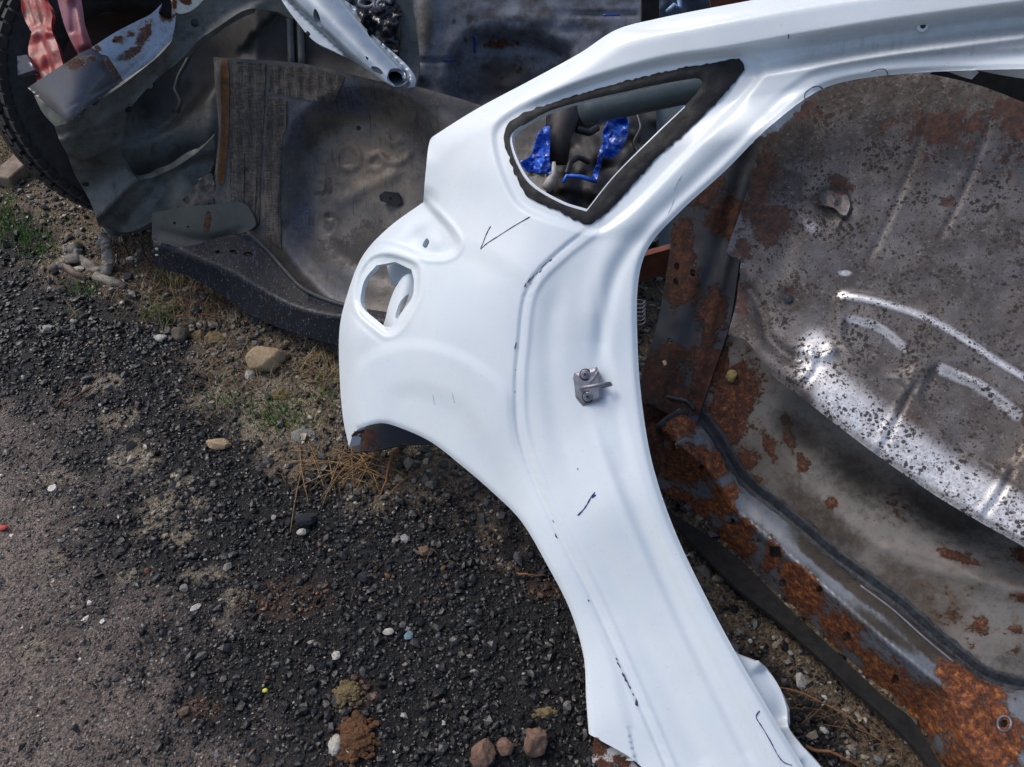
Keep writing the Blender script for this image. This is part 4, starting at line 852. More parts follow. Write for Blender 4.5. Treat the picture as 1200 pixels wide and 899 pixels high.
for hv in (292, 299):
    c3 = P3(184, hv, navd(np.array([184.]), np.array([hv * 1.]))[0] - .002)
    mk('hole_plug', rock_geo((.012, .008, .010 if hv < 295 else .005), 4, 0, .05, ICO3) + c3, ICO3F, simple('pale_plug', lin(170, 170, 165), lin(150, 150, 146)), wpn)
tube('shelf_sealer', SEAL, wpn, line3([(290, 272), (312, 292), (335, 318), (355, 338), (385, 352), (420, 362)], navd, .006, 4), .007, 8)

# ------------------------------------------------------------------ grey wheelhouse section, top left
GD = tps([(33, 103, 2.10), (80, 143, 2.08), (210, 0, 2.12), (330, -20, 2.18), (60, 150, 2.16), (120, 265, 2.42), (200, 235, 2.36), (150, 140, 2.24), (190, 10, 2.10), (230, 60, 2.18), (95, 200, 2.32), (400, 0, 2.2)])
def bandd(u, v):
    rel = -.004 * sst(0, 6, pdist(u, v, crv([(150, 135), (235, 45), (300, 5)], False, 8))[0]) * 0
    rel += ridge(u, v, [(100, 150), (160, 118), (220, 62), (270, 22), (320, 0)], 5, .010)
    for ln, sl in (([(82, 194), (110, 182), (146, 167)], .0011), ([(98, 152), (130, 142), (149, 137)], -.0010), ([(114, 258), (140, 232), (163, 211)], .0020), ([(75, 190), (92, 160), (104, 138)], -.0008)):
        q = pdist(u, v, crv(ln, False, 6)); k = q[0] * q[1]; rel -= sl * np.clip(k, 0, 26) * np.exp(-(np.maximum(k - 26, 0) / 20) ** 2) + .0
        rel += .008 * np.exp(-(q[0] / 2.6) ** 2)
    rel -= .03 * sst(-4, 4, (lambda q: q[0] * q[1])(pdist(u, v, crv([(112, 262), (138, 236), (163, 211), (200, 202), (240, 178)], False, 6)))) * sst(200, 215, v + u * .1) + .035 * sst(165, 250, u) * sst(150, 190, v)
    rel += ridge(u, v, [(150, 262), (175, 238), (190, 218), (215, 205)], 3, .008)
    return GD(u, v) - rel + (fbm(u / 40, v / 40, 51, 3) - .5) * .01
wh = thing('wheelhouse_section', 'dark grey cut car wheelhouse with pale blue rusty upper rail leaning against a tyre', 'car body panel', G(130, 270))
za = lambda u, v: np.stack([u * 0, u * 0 + .35, u * 0 + .1], -1)
sheet('arch_band', GREYM, wh, [(64, 148, 1), (80, 144, 1), (145, 98), (200, 50), (203, 20), (220, 0, 1), (250, -20, 1), (390, -20, 1), (345, 22), (325, 14), (290, 11), (255, 32), (232, 48), (210, 72), (182, 94), (160, 118), (149, 135), (145, 158), (143, 178), (150, 200, 1), (163, 211, 1), (178, 208), (205, 196), (232, 178), (250, 160, 1), (251, 190), (225, 234), (190, 253), (150, 272), (116, 265, 1), (105, 235), (88, 205), (78, 180), (70, 165)], bandd, step=4, attr=za, flange=.02)
def bowl(u, v):
    q = pdist(u, v, crv([(140, 165), (175, 158), (205, 140), (235, 112), (255, 90)], False, 6)); k = q[0] * q[1]
    return GD(u, v) + .09 + .16 * np.sin(np.clip((u - 130) / 170., 0, 1) * 3.1) + .12 * sst(170, 60, v) - .05 * sst(-3, 10, k) * sst(270, 240, u) + .03 * sst(20, 60, k) + (fbm(u / 26, v / 26, 61, 2) - .5) * .008 - ridge(u, v, [(198, 80), (215, 95)], 8, .015, 8, False)
sheet('wheelhouse_bowl', GREYM, wh, [(118, 264, 1), (130, 180), (140, 120), (220, 30), (260, -30, 1), (480, -30, 1), (480, 110), (300, 150), (255, 190), (225, 232), (190, 252), (150, 272), (130, 276)], bowl, step=5, attr=lambda u, v: np.stack([blobs(u, v, [(190, 100, 30, 30)]) * .4, u * 0 + .3, blobs(u, v, [(230, 80, 120, 60), (330, 60, 120, 70), (190, 110, 50, 40)]) * 1.1], -1), flange=.02)  # dark mask: grime at the top plus the cavity's shade in colour
for i_, (x0, r_) in enumerate(((338, .012), (350, .012))):
    tube('vertical_rib', GREYM, wh, P3(np.linspace(x0, x0 + 4, 8), np.linspace(-20, 80, 8), bowl(np.linspace(x0, x0 + 4, 8), np.linspace(-20, 80, 8)) - .01), r_, 8)
def raild(u, v):
    return GD(u, v) - .012 - (v - (103 - (u - 33) * .62)) * .0004 + ridge(u, v, [(72, 131), (144, 90), (200, 35)], 1.8, .0016) - ridge(u, v, [(75, 133), (147, 92), (202, 37)], 1.8, .0018)
sheet('upper_rail', SLATE, wh, [(32, 103, 1), (75, 75), (107, 57), (121, 65, 1), (144, 95, 1), (80, 144, 1)], raild, step=3, attr=lambda u, v: np.stack([blobs(u, v, [(88, 75, 12, 9), (108, 68, 8, 4, 0, .8)]), u * 0, blobs(u, v, [(118, 75, 10, 8, 0, .6)])], -1), flange=.045)
sheet('upper_rail_end', BLUEM, wh, [(107, 56, 1), (135, 38), (160, 25), (176, 17), (190, 4, 1), (186, 16), (200, 22), (203, 0, 1), (206, 20), (201, 45), (190, 58), (177, 72), (144, 95, 1), (121, 65, 1)], lambda u, v: raild(u, v) - .004, [[(132, 47), (135, 47), (135, 50), (132, 50)]], step=3, attr=lambda u, v: np.stack([blobs(u, v, [(168, 42, 8, 22, 25), (157, 60, 12, 6, -20), (195, 20, 12, 6), (137, 46, 8, 4), (155, 40, 6, 4, 0, .7), (114, 58, 8, 6, 0, .7)]), blobs(u, v, [(145, 66, 14, 6, -30, .8)]), blobs(u, v, [(198, 6, 7, 10, 0, .8)])], -1), flange=.03)
sheet('rail_gusset', BLUEM, wh, [(120, 64, 1), (126, 66), (143, 92, 1), (146, 96, 1), (136, 88), (127, 80, 1)], lambda u, v: raild(u, v) - .03, step=3, attr=lambda u, v: np.stack([u * 0 + .7, u * 0, u * 0], -1), flange=.003)
sheet('rail_liner', simple('pale_inner_primer', lin(150, 150, 138), lin(110, 112, 104), 30, .6), wh, [(40, 112, 1), (78, 142, 1), (68, 152, 1), (50, 132)], lambda u, v: GD(u, v) + .02, step=4, flange=.01)
sheet('white_rusty_tab', painted_rust('white_rusty_tab_paint', lin(210, 212, 208), lin(190, 190, 182), nsc=40), wh, [(200, -20, 1), (250, -20, 1), (238, 0), (225, 12), (210, 16), (203, 8)], lambda u, v: GD(u, v) - .03, step=3, attr=lambda u, v: np.stack([blobs(u, v, [(218, 2, 8, 6), (204, 5, 4, 8)]), u * 0, u * 0], -1), flange=.01)

def bolts(parent, mat, fn, spots, r0=.008, name='bolt', h=.006):
    for (u_, v_) in spots:
        e = 4.; ua = np.array([u_, u_ + e, u_]); va = np.array([v_, v_, v_ + e]); Q = P3(ua, va, fn(ua * 1., va * 1.)); nn = np.cross(Q[2] - Q[0], Q[1] - Q[0]); nn /= np.linalg.norm(nn)
        if nn @ (A([0, 0, H]) - Q[0]) < 0: nn = -nn
        mk(name, *merge([tube_geo([Q[0] - nn * .003, Q[0] + nn * h * .3, Q[0] + nn * h * .35], [r0 * 1.5, r0 * 1.5, r0 * 1.3], 14), tube_geo([Q[0], Q[0] + nn * h, Q[0] + nn * h * 1.1], [r0, r0, r0 * .8], 6)]), mat, parent, smooth=False)
bolts(wh, STEELD, bandd, [(228, 27), (150, 128), (100, 215)], .007)
bolts(wh, GREYM, bandd, [(118, 172), (128, 195), (92, 170), (175, 100), (260, 12)], .006, 'spot_weld', .002)
bolts(sil, RUSTY_DARK, silvd, [(924, 351)], .007, 'bolt', .006)
bolts(wpn, STEELD, pand, [(300, 262), (420, 150)], .005, 'bolt', .005)
sheet('folded_tab', SILVER, sil, [(960, 226, 1), (970, 223, 1), (990, 226), (996, 240), (992, 252, 1), (986, 252), (978, 244), (962, 240, 1)], lambda u, v: silvd(u, v) - .012 - .0004 * (v - 235), step=3, thick=.002, attr=lambda u, v: np.stack([blobs(u, v, [(985, 225, 12, 5)]), u * 0 + .3, u * 0 + .2], -1), flange=.008)
tube('cable', DARKM, wh, [P3(x_, y_, 2.28) for x_, y_ in ((225, 60), (218, 74), (210, 88), (205, 104), (212, 118), (208, 132))], .006, 8)
# ------------------------------------------------------------------ silver pillar end
def pild2(u, v):
    ax_ = crv([(320, -60), (372, 0), (400, 30), (430, 62), (462, 92)], False, 6); dd, ss, t = pdist(u, v, ax_)
    rr = 30 - 14 * t; return 2.10 + (v - 40) * -.0006 - .060 * np.sqrt(np.clip(1 - (dd / rr) ** 2, 0, 1)) + .0006 * np.maximum(dd - rr, 0) + .010 * np.exp(-((dd * ss + rr * .95) / 2.5) ** 2)
sp_t = thing('pillar_end', 'silver grey hollow pillar end with open tube mouth resting on the boot floor', 'car pillar', P3(465, 98, 2.1))
sheet('pillar_skin', PILLAR, sp_t, [(300, -60, 1), (372, -60, 1), (392, -10), (414, 8), (424, 28), (445, 48), (466, 66), (480, 80), (487, 92), (486, 102, 1), (478, 103, 1), (474, 85), (467, 80, 1), (458, 81), (454, 88), (454, 95), (462, 102, 1), (445, 92), (420, 75), (395, 62), (368, 48), (350, 28), (330, 0)], pild2, [[(369, 10), (374, 18), (376, 32), (371, 28), (367, 18)], [(360, 36), (364, 40), (362, 43), (358, 39)], [(430, 35), (436, 40), (440, 46), (433, 43)], [(435, 78), (443, 79), (449, 86), (444, 88), (437, 84)], [(428, 66), (432, 68), (431, 71)]], step=2.6, thick=.002, flange=.01, hflange=.012)
ang = np.linspace(0, 2 * math.pi, 22)[:-1]
for k_, (s_, dd, mt) in enumerate(((1.0, 0, 0),)):
    ring = lambda s, dz, ou=0, ov=0: P3(465 + ou + 12.5 * s * np.cos(ang), 90 + ov + 10.5 * s * np.sin(ang), 2.055 + dz + 0 * ang)
    R0, R1, R2, R3 = ring(1.12, 0), ring(1., 0), ring(.95, .10, -6, -12), ring(1.1, .10, -6, -12)
    V = np.concatenate([R0, R1, R2, R3]); n = len(ang); Fc = []
    for a in range(3):
        for i in range(n): Fc.append((a * n + i, a * n + (i + 1) % n, (a + 1) * n + (i + 1) % n, (a + 1) * n + i))
    Fc.append(tuple(2 * n + i for i in range(n))); mk('tube_mouth', V, Fc, PILLAR, sp_t)

# ------------------------------------------------------------------ tyres, far left
def tyre(name, centre, R, W, axis_dir, label, group=None):
    t = thing(name, label, 'tyre', (centre[0], centre[1], 0), group)
    z = Vector(axis_dir).normalized(); q = z.to_track_quat('Z', 'Y').to_matrix()
    prof = [(R * .58, -W * .36), (R * .62, -W * .46), (R * .72, -W * .5), (R * .73, -W * .515), (R * .75, -W * .5), (R * .86, -W * .49), (R * .93, -W * .45), (R * .965, -W * .40), (R * .965, W * .40), (R * .93, W * .45), (R * .86, W * .49), (R * .75, W * .5), (R * .73, W * .515), (R * .72, W * .5), (R * .62, W * .46), (R * .58, W * .36), (R * .56, W * .2), (R * .56, -W * .2)]
    n = 96; V = []; Fc = []; m = len(prof)
    for i in range(n):
        a = 2 * math.pi * i / n
        for r, zz in prof: V.append(q @ Vector((r * math.cos(a), r * math.sin(a), zz)) + Vector(centre))
    for i in range(n):
        for k in range(m): Fc.append((i * m + k, i * m + (k + 1) % m, ((i + 1) % n) * m + (k + 1) % m, ((i + 1) % n) * m + k))
    mk('carcass', [tuple(v) for v in V], Fc, RUBBER, t)
    parts = []
    for row, (zc, zw, off) in enumerate(((-W * .40, W * .17, 0), (-W * .2, W * .17, .5), (0, W * .16, 0), (W * .2, W * .17, .5), (W * .40, W * .17, 0))):
        N = 66
        for i in range(N):
            a = 2 * math.pi * (i + off) / N; rr = R * (.975 if abs(zc) < W * .3 else .955)
            Rm = q @ Matrix.Rotation(a, 3, 'Z') @ Matrix.Rotation(.18 * (1 if row % 2 else -1), 3, 'X')
            c = q @ Vector((rr * math.cos(a), rr * math.sin(a), zc)) + Vector(centre)
            parts.append(box_geo(c, (R * .05, 2 * math.pi * R / N * .72, zw), [list(r_) for r_ in Rm]))
    mk('tread', *merge(parts), RUBBER, t, smooth=False); return t
tc = np.array([-1.255, 2.46])
tyre('tyre', (float(tc[0]), float(tc[1]), .395), .425, .20, (.72, -.62, .30), 'black tyre standing upright behind the grey wheelhouse at the left edge')
sheet_obj = sheet('dark_bracket', SLATE, None, [(20, 66, 1), (31, 64, 1), (41, 82, 1), (21, 88, 1)], lambda u, v: 2.06 + 0 * u, step=4, attr=lambda u, v: np.zeros((len(u), 3)), flange=.02)
tag(sheet_obj, 'small dark grey metal bracket left of the red crumpled panel', 'bracket')
# red and pink body scraps, maroon door behind
def redd(u, v):
    r_ = .022 * sst(-3, 3, (lambda q: q[0] * q[1])(pdist(u, v, crv([(40, -40), (52, 0), (57, 20), (50, 40), (58, 62), (66, 100)], False, 6)))) - .016 * sst(-2, 2, (lambda q: q[0] * q[1])(pdist(u, v, crv([(20, 46), (36, 38), (48, 30), (70, 42)], False, 6))))
    return 2.06 + (100 - v) * .0006 + r_ + .010 * np.abs(((v + u * .4) / 17.) % 2 - 1) * sst(36, 46, v) - (fbm(u / 16, v / 30, 71, 2) - .5) * .02 - ridge(u, v, [(26, -20), (34, 10), (42, 34)], 2, .005) - ridge(u, v, [(34, -20), (42, 10), (48, 30)], 2, .005)
o = sheet('red_body_scrap', RED, None, [(18, -40, 1), (50, -40, 1), (52, 0), (61, 16), (60, 32), (68, 55), (76, 84, 1), (60, 100), (44, 100, 1), (40, 82), (33, 60), (37, 38, 1), (28, 20)], redd, step=3, flange=.01); tag(o, 'crumpled bright red car body scrap above the slate rail', 'metal scrap')
o = sheet('pink_body_scrap', PINK, None, [(58, -40, 1), (88, -40, 1), (97, 10), (100, 30), (110, 58, 1), (94, 68, 1), (84, 50), (74, 25)], lambda u, v: 2.12 - ridge(u, v, [(75, -20), (92, 30), (100, 60)], 7, .03) + ridge(u, v, [(84, 0), (88, 40)], 4, .02), step=3, flange=.01); tag(o, 'faded pink red curved body strip beside the crumpled red scrap', 'metal scrap')
o = sheet('maroon_panel', MAROON, None, [(0, -60, 1), (330, -60, 1), (330, 120, 1), (200, 140, 1), (0, 130, 1)], lambda u, v: DY(u, v, 2.66) - ridge(u, v, [(90, 22), (140, 12), (220, -10)], 5, .03), step=8, flange=.02); tag(o, 'dark maroon car door panel standing behind the red scraps', 'car body panel')
# timber block, rag, roots at the left
c0 = G(33, 203); q = G(48, 178) - G(2, 214); a = math.atan2(q[1], q[0]); 
def lumpy(o, amp, sc, sd=1):
    me = o.data; v = np.zeros(len(me.vertices) * 3); me.vertices.foreach_get('co', v); v = v.reshape(-1, 3)
    dx = np.stack([fbm(v[:, 0] * sc + k, v[:, 1] * sc + v[:, 2] * sc * 1.3, sd + k, 3) - .5 for k in range(3)], -1); me.vertices.foreach_set('co', (v + dx * amp).ravel()); me.update()
def rbox(c, s, a, tilt=0.):
    R = (Matrix.Rotation(a, 3, 'Z') @ Matrix.Rotation(tilt, 3, 'Y')); return box_geo(c, s, [list(r_) for r_ in R])
V, Fc = rbox((c0[0], c0[1], .035), (.24, .085, .06), a, -.05)
o = mk('timber_block', V, Fc, WOOD, smooth=False); tag(o, 'short weathered grey timber block on dry grass by the tyre', 'timber')
bv = o.modifiers.new('bevel', 'BEVEL'); bv.width = .004
rp = [(70, 312, .02), (80, 306, .03), (92, 298, .03), (88, 290, .035), (79, 292, .03), (84, 300, .02), (100, 306, .02), (112, 318, .02), (124, 318, .03), (127, 302, .06), (122, 284, .10), (118, 272, .13)]
tt = np.linspace(0, 1, len(rp)); t2 = np.linspace(0, 1, 90); rp = np.array([G(*q) for q in rp]); RP = np.stack([np.interp(t2, tt, rp[:, k]) for k in range(3)], -1)
for _ in range(3): RP[1:-1] = (RP[:-2] + RP[1:-1] * 2 + RP[2:]) / 4
rt = tube('twisted_rag', CLOTHM, None, RP, .013 + .010 * fbm(t2 * 14, t2 * 0, 5, 3), 16, True, .75); lumpy(rt, .022, 60); lumpy(rt, .010, 160, 9)
tag(rt, 'twisted dirty pale rag lying on the soil below the tyre', 'rag')
for k_, ln in enumerate(([(60, 316), (72, 308), (88, 320), (100, 326)], [(112, 324), (132, 330), (146, 336)])):
    o = tube('dry_root', CLOTHM if k_ else WOOD, None, [G(a_, b_, .018) for a_, b_ in ln], [.014, .016, .012, .008][:len(ln)], 8); lumpy(o, .012, 70); tag(o, ('pale bent root on soil left of the twisted rag', 'thin pale root on soil right below the twisted rag')[k_], 'root')

# ------------------------------------------------------------------ dark stack behind the middle
def backd(u, v):
    rel = ridge(u, v, [(505, -20), (500, 40), (490, 100)], 14, .02) - ridge(u, v, [(485, -20), (478, 100)], 5, .02)
    rel += .05 * (fbm(u / 26, v / 18, 81, 4) - .5) * np.maximum(blobs(u, v, [(620, 40, 90, 26), (590, 95, 80, 40)]), .15)
    rel -= .09 * sst(-12, 14, sdist(u, v, crv([(555, 44), (600, 40), (640, 48), (665, 60), (660, 90), (620, 120), (540, 130), (530, 80)], True, 8)))
    rel += ridge(u, v, [(556, 42), (600, 38), (640, 46)], 5, .012) * 0
    rel -= ridge(u, v, [(480, 72), (510, 72), (532, 70)], 2, .012, 8, False) + ridge(u, v, [(660, 15), (700, 17), (745, 18)], 2, .012, 8, False)
    return DY(u, v, 2.42 + np.clip(260 - v, 0, 400) * .0018) - rel
bk = thing('underbody_panel', 'large muddy dark grey underbody panel standing behind the pillar end', 'car body panel', (0, 2.5, 0))
sheet('underbody_skin', BACKM, bk, [(468, -60, 1), (765, -60, 1), (758, 0), (752, 30), (748, 100), (752, 262, 1), (440, 262, 1), (462, 60)], backd, step=4.5, attr=lambda u, v: np.stack([blobs(u, v, [(590, 52, 34, 6), (620, 80, 30, 20, 0, .5)]) * .7, u * 0 + .45, blobs(u, v, [(590, 95, 60, 36), (500, 30, 10, 60, 0, .8), (550, 22, 5, 7), (532, 26, 3, 5), (545, 46, 3, 4), (610, 22, 12, 9, 0, .7), (640, 12, 10, 8, 0, .7), (487, 50, 10, 60, 0, .8)])], -1), flange=.02)
for ln in ([(520, 71), (533, 70)], [(556, 42), (557, 52), (556, 62)], [(707, 18), (726, 18)], [(478, 30), (476, 42), (475, 54)]):
    tube('blue_film_strip', FOIL, bk, line3(ln, backd, .004, 3), .004, 6)
o = tube('leaning_bar', simple('brown_bar', lin(70, 56, 52), lin(50, 42, 42)), None, [P3(472, -40, 2.5), P3(468, 20, 2.48), P3(463, 70, 2.47), P3(455, 160, DZ(0, 160, 0) - .3)], .012, 8); tag(o, 'thin brown metal bar leaning against the muddy underbody panel', 'bar')
# clutter between pillar and underbody
def crump(u, v, d0, s, a, sc=9): return d0 - (fbm(u / sc, v / sc, s, 3) - .5) * a
o = sheet('black_plastic_bundle', simple('glossy_black_wrap', lin(24, 25, 30), lin(40, 42, 50), 20, .25, coat=.4, bump=.5, bd=.004), None, [(385, -60, 1), (470, -60, 1), (466, 60), (462, 75), (440, 55), (410, 20)], lambda u, v: crump(u, v, 2.45, 91, .12, 12), step=3, flange=.01); tag(o, 'glossy black crumpled plastic bundle between the pillar end and brown bar', 'plastic')
o = tube('coiled_hose', simple('pale_hose', lin(120, 126, 136), lin(92, 96, 106), 30, .3), None, [P3(430 + 9 * math.cos(t), 2 + 6 * math.sin(t) + t * .5, 2.36) for t in np.linspace(0, 7, 26)] + [P3(450 + 8 * math.cos(t), 6 + 6 * math.sin(t), 2.36) for t in np.linspace(2, 6, 14)], .006, 8); tag(o, 'small pale coiled hose on the black plastic bundle at the top edge', 'hose')
# things at top centre right
o = sheet('dark_corner_post', DARKM, None, [(752, -60, 1), (775, -60, 1), (772, 20, 1), (768, 262, 1), (748, 262, 1), (752, 30)], lambda u, v: DY(u, v, 2.48), step=6, flange=.03); tag(o, 'narrow black upright post beside the muddy underbody panel', 'post')
o = sheet('scrap_car_door', simple('pale_blue_grey_paint', lin(78, 92, 112), lin(60, 74, 96), 12, .35, coat=.3), None, [(772, -60, 1), (840, -60, 1), (836, 40, 1), (834, 270, 1), (770, 270, 1)], lambda u, v: DY(u, v, 2.75) - (fbm(u / 14, v / 14, 95, 2) - .5) * .05, step=5, flange=.02); tag(o, 'pale blue grey scrap car door behind the white roof rail', 'car door')
o = tube('pale_blue_loop', simple('light_blue_plastic', lin(140, 170, 205), lin(110, 140, 180), 30, .3), None, [P3(782, 14, 2.45), P3(790, 6, 2.45), P3(797, 10, 2.45), P3(796, -2, 2.45), P3(790, -14, 2.45)], .008, 8); tag(o, 'pale blue plastic loop at the top edge behind the white roof rail', 'plastic loop')
o = sheet('brown_scrap', BOARD, None, [(826, -50, 1), (880, -50, 1), (878, 30, 1), (838, 30, 1), (832, 0)], lambda u, v: DY(u, v, 2.35), step=5, flange=.02); tag(o, 'dark brown metal scrap at the top edge behind the white roof rail', 'metal scrap')

# ------------------------------------------------------------------ seen through the quarter window
ENG = lambda u, v: 2.30 - (fbm(u / 22, v / 22, 101, 2) - .5) * .09 - ridge(u, v, [(735, 130), (745, 160), (760, 185)], 10, .03) + (200 - v) * .0010
o = sheet('black_plastic_trim', DARKM, None, [(592, 150, 1), (612, 136), (640, 124), (700, 104), (768, 88, 1), (772, 280, 1), (700, 330, 1), (592, 300, 1)], ENG, step=4, flange=.03); tag(o, 'black dusty plastic trim heap visible through the quarter window', 'plastic trim')
o = rock('seat_knob', DARKM, 668, 182, (.06, .06, .06), 'round black knob on the trim seen through the quarter window', 'knob', 5, 0, .05, zoff=.22)
o = tube('black_strut', simple('dusty_dark_cover', lin(62, 58, 58), lin(46, 44, 44), 30, .6), None, [P3(672, 112, 2.20), P3(664, 130, 2.17), P3(655, 160, 2.15), P3(653, 192, 2.16)], [.035, .04, .036, .03], 12); tag(o, 'thick dusty dark strut between the two blue foil pieces', 'strut')
o = sheet('blue_foil', FOIL, None, [(610, 190, 1), (622, 182), (630, 160), (636, 150), (644, 148), (645, 165), (644, 188), (650, 204, 1), (636, 203), (618, 200)], lambda u, v: crump(u, v, 2.10, 111, .07, 13), step=3, flange=.004, smooth=False); tag(o, 'crumpled bright blue foil left of the dark strut in the quarter window', 'foil')
o = sheet('blue_foil', FOIL, None, [(717, 130), (726, 126), (735, 140), (737, 152), (731, 170), (722, 182), (706, 185, 1), (703, 200), (698, 214, 1), (693, 212), (700, 190), (704, 172), (708, 166, 1), (706, 158), (712, 145)], lambda u, v: crump(u, v, 2.08, 112, .08, 13), step=3, flange=.004, smooth=False); tag(o, 'taller crumpled bright blue foil right of the dark strut in the quarter window', 'foil')
o = tube('blue_strip', FOIL, None, [P3(660, 214, 2.08), P3(664, 206, 2.08), P3(680, 207, 2.08), P3(700, 213, 2.07)], .006, 6); tag(o, 'thin blue film strip linking the two blue foil pieces', 'strip')
o = tube('grey_crossbar', TUBEG, None, [P3(684, 128, 2.02), P3(700, 124, 2.0), P3(760, 110, 1.97), P3(820, 98, 1.94), P3(900, 80, 1.92)], [.040, .044, .044, .044, .044], 20); tag(o, 'grey green painted round crossbar behind the quarter window', 'bar')
o = sheet('grey_green_panel', TUBEG, None, [(764, 110, 1), (840, 80, 1), (850, 150, 1), (770, 330, 1), (766, 200)], lambda u, v: 2.40 + (150 - v) * .0004, step=6, flange=.02); tag(o, 'flat grey green panel at the right of the quarter window view', 'panel')
o = tube('blue_pipe', simple('blue_pipe_plastic', lin(60, 104, 170), lin(50, 84, 140)), None, [P3(798, 100, 2.2), P3(802, 125, 2.2), P3(806, 170, 2.2)], .009, 8); tag(o, 'thin blue pipe behind the pointed corner of the quarter window', 'pipe')
for k_, (pl, r_, lb) in enumerate((([(745, 128, 2.16), (752, 150, 2.14), (742, 168, 2.12), (750, 182, 2.1)], .006, 'curled black cable right of the taller blue foil'), ([(690, 190, 2.14), (678, 184, 2.12), (668, 190, 2.1), (664, 204, 2.08)], .008, 'short black hose under the dark strut in the quarter window'), ([(700, 150, 2.2), (690, 156, 2.18), (676, 152, 2.16)], .010, 'black pipe stub right of the dark strut'))):
    Q = np.array([P3(*q) for q in pl]); t0 = np.linspace(0, 1, len(pl)); t1 = np.linspace(0, 1, 24); Q = np.stack([np.interp(t1, t0, Q[:, j]) for j in range(3)], -1)
    for _ in range(3): Q[1:-1] = (Q[:-2] + 2 * Q[1:-1] + Q[2:]) / 4
    tag(tube('black_cable', simple('black_cable_rubber', lin(22, 22, 24), lin(34, 34, 38), 30, .4), None, Q, r_, 8), lb, 'cable')
WP = simple('off_white_plastic', lin(176, 172, 168), lin(140, 134, 130), 40, .5)
o = tube('white_plastic_lever', WP, None, [P3(640, 222, 2.02), P3(646, 212, 2.02), P3(650, 204, 2.01), P3(649, 190, 2.01)], [.014, .016, .009, .005], 8); tag(o, 'pointed off-white plastic lever at the lower left of the quarter window', 'lever')
o = sheet('broken_plastic_piece', WP, None, [(620, 207, 1), (629, 206, 1), (631, 222, 1), (622, 218, 1)], lambda u, v: 2.02 + 0 * u, step=3, thick=.004); tag(o, 'small broken pale plastic piece inside the quarter window corner', 'plastic')

# ------------------------------------------------------------------ seen in the gap of the door opening
o = sheet('navy_door_panel', DARKN, None, [(735, 200, 1), (830, 190, 1), (830, 340, 1), (740, 350, 1)], lambda u, v: DY(u, v, 1.98) + (340 - v) * .0006 + .01 * np.sin(v / 9.), step=5, flange=.02); tag(o, 'dark navy plastic door panel in the gap behind the white door jamb', 'door panel')
V, Fc = merge([box_geo((0, 0, 0), (.26, .02, .085), [list(r_) for r_ in (Matrix.Rotation(.2, 3, 'Z') @ Matrix.Rotation(-.18, 3, 'Y'))])]); V = np.array(V) + P3(768, 308, 2.05)
o = mk('rust_red_board', V, Fc, BOARD, smooth=False); tag(o, 'rust red flat bar across the gap behind the white door jamb', 'board')
o = tube('wire_coil', STEEL, None, [P3(750 + 6 * math.cos(t), 352 + t * .75 + 4 * math.sin(t), 1.95) for t in np.linspace(0, 36, 160)], .0016, 5); tag(o, 'coil of thin wire just behind the white door jamb', 'wire')

o = sheet('shade_gap_sheet', DARKM, None, [(1000, 60, 1), (1430, 50, 1), (1430, 220, 1), (1000, 200, 1)], lambda u, v: DY(u, v, 1.50), step=8, flange=.02); tag(o, 'black sheet added to fill the shaded gap between the white roof rail and silver pan', 'car body panel')  # added sheet, its black stands in for the shade in the gap
# ------------------------------------------------------------------ distinct stones
def lump(name, mat, u, v, size, label, seed, n=150):
    """a mound of crumbs"""
    r_ = np.random.default_rng(seed); c = G(u, v); parts = []
    for i in range(n):
        a = r_.uniform(0, 6.283); q = abs(r_.normal(0, .42)); q = min(q, 1.15); k = r_.uniform(.10, .34) * (1.1 - .6 * q)
        pos = c + A([math.cos(a) * q * size[0] * .5, math.sin(a) * q * size[1] * .5, size[2] * max(0, 1 - q * q) * r_.uniform(.3, .9)])
        parts.append((rock_geo((size[0] * k, size[0] * k * r_.uniform(.6, 1), size[0] * k * .7), int(r_.integers(1e6)), 3, .6, ICO1 @ rotmats(1, r_)[0]) + pos, ICO1F))
    V = np.concatenate([p[0] for p in parts]); Fc = np.concatenate([p[1] + i * 12 for i, p in enumerate(parts)])
    o = mk(name, V, Fc, mat, smooth=False); return tag(o, label, 'soil lump', kind='stuff')
R1 = rockmat('beige_sandstone', lin(178, 158, 128), lin(146, 124, 96), 30); R2 = rockmat('brown_rounded_stone', lin(122, 108, 96), lin(96, 84, 74), 40)
R3 = rockmat('white_pebble_stone', lin(205, 202, 192), lin(180, 176, 166), 60, .2); R4 = rockmat('dark_basalt', lin(46, 50, 58), lin(34, 36, 42), 50)
R5 = rockmat('brown_clay', lin(142, 114, 96), lin(106, 80, 66), 40); R6 = rockmat('grey_flat_stone', lin(140, 138, 132), lin(112, 108, 100), 40)
R7 = rockmat('yellow_moss_soil', lin(138, 120, 84), lin(104, 88, 60), 70); R8 = rockmat('rusty_soil', lin(124, 84, 50), lin(84, 58, 38), 70); R9 = rockmat('pale_blue_glass', lin(126, 150, 160), lin(100, 124, 136), 60, .1)
rock('sandstone_block', R1, 311, 421, (.115, .085, .105), 'largest beige sandstone block on the soil beside the white tail', seed=8, facets=14, rough=.12, rot=.3)
rock('rounded_stone', R2, 212, 392, (.05, .045, .055), 'brown rounded stone beside the white pebble below the navy shelf', seed=11, facets=5)
rock('white_pebble', R3, 190, 397, (.036, .030, .024), 'bright white pebble just left of the brown rounded stone', seed=12, facets=5)
rock('white_pebble', R3, 56, 385, (.026, .022, .02), 'white pebble alone on dark gravel near the left edge', seed=13, facets=5)
rock('grey_slab', R6, 357, 511, (.075, .05, .03), 'pale grey flat stone just left of the white tail corner', seed=14, facets=12)
rock('tan_slab', R1, 257, 521, (.075, .04, .02), 'thin tan flat stone lying on black gravel', seed=15, facets=12)
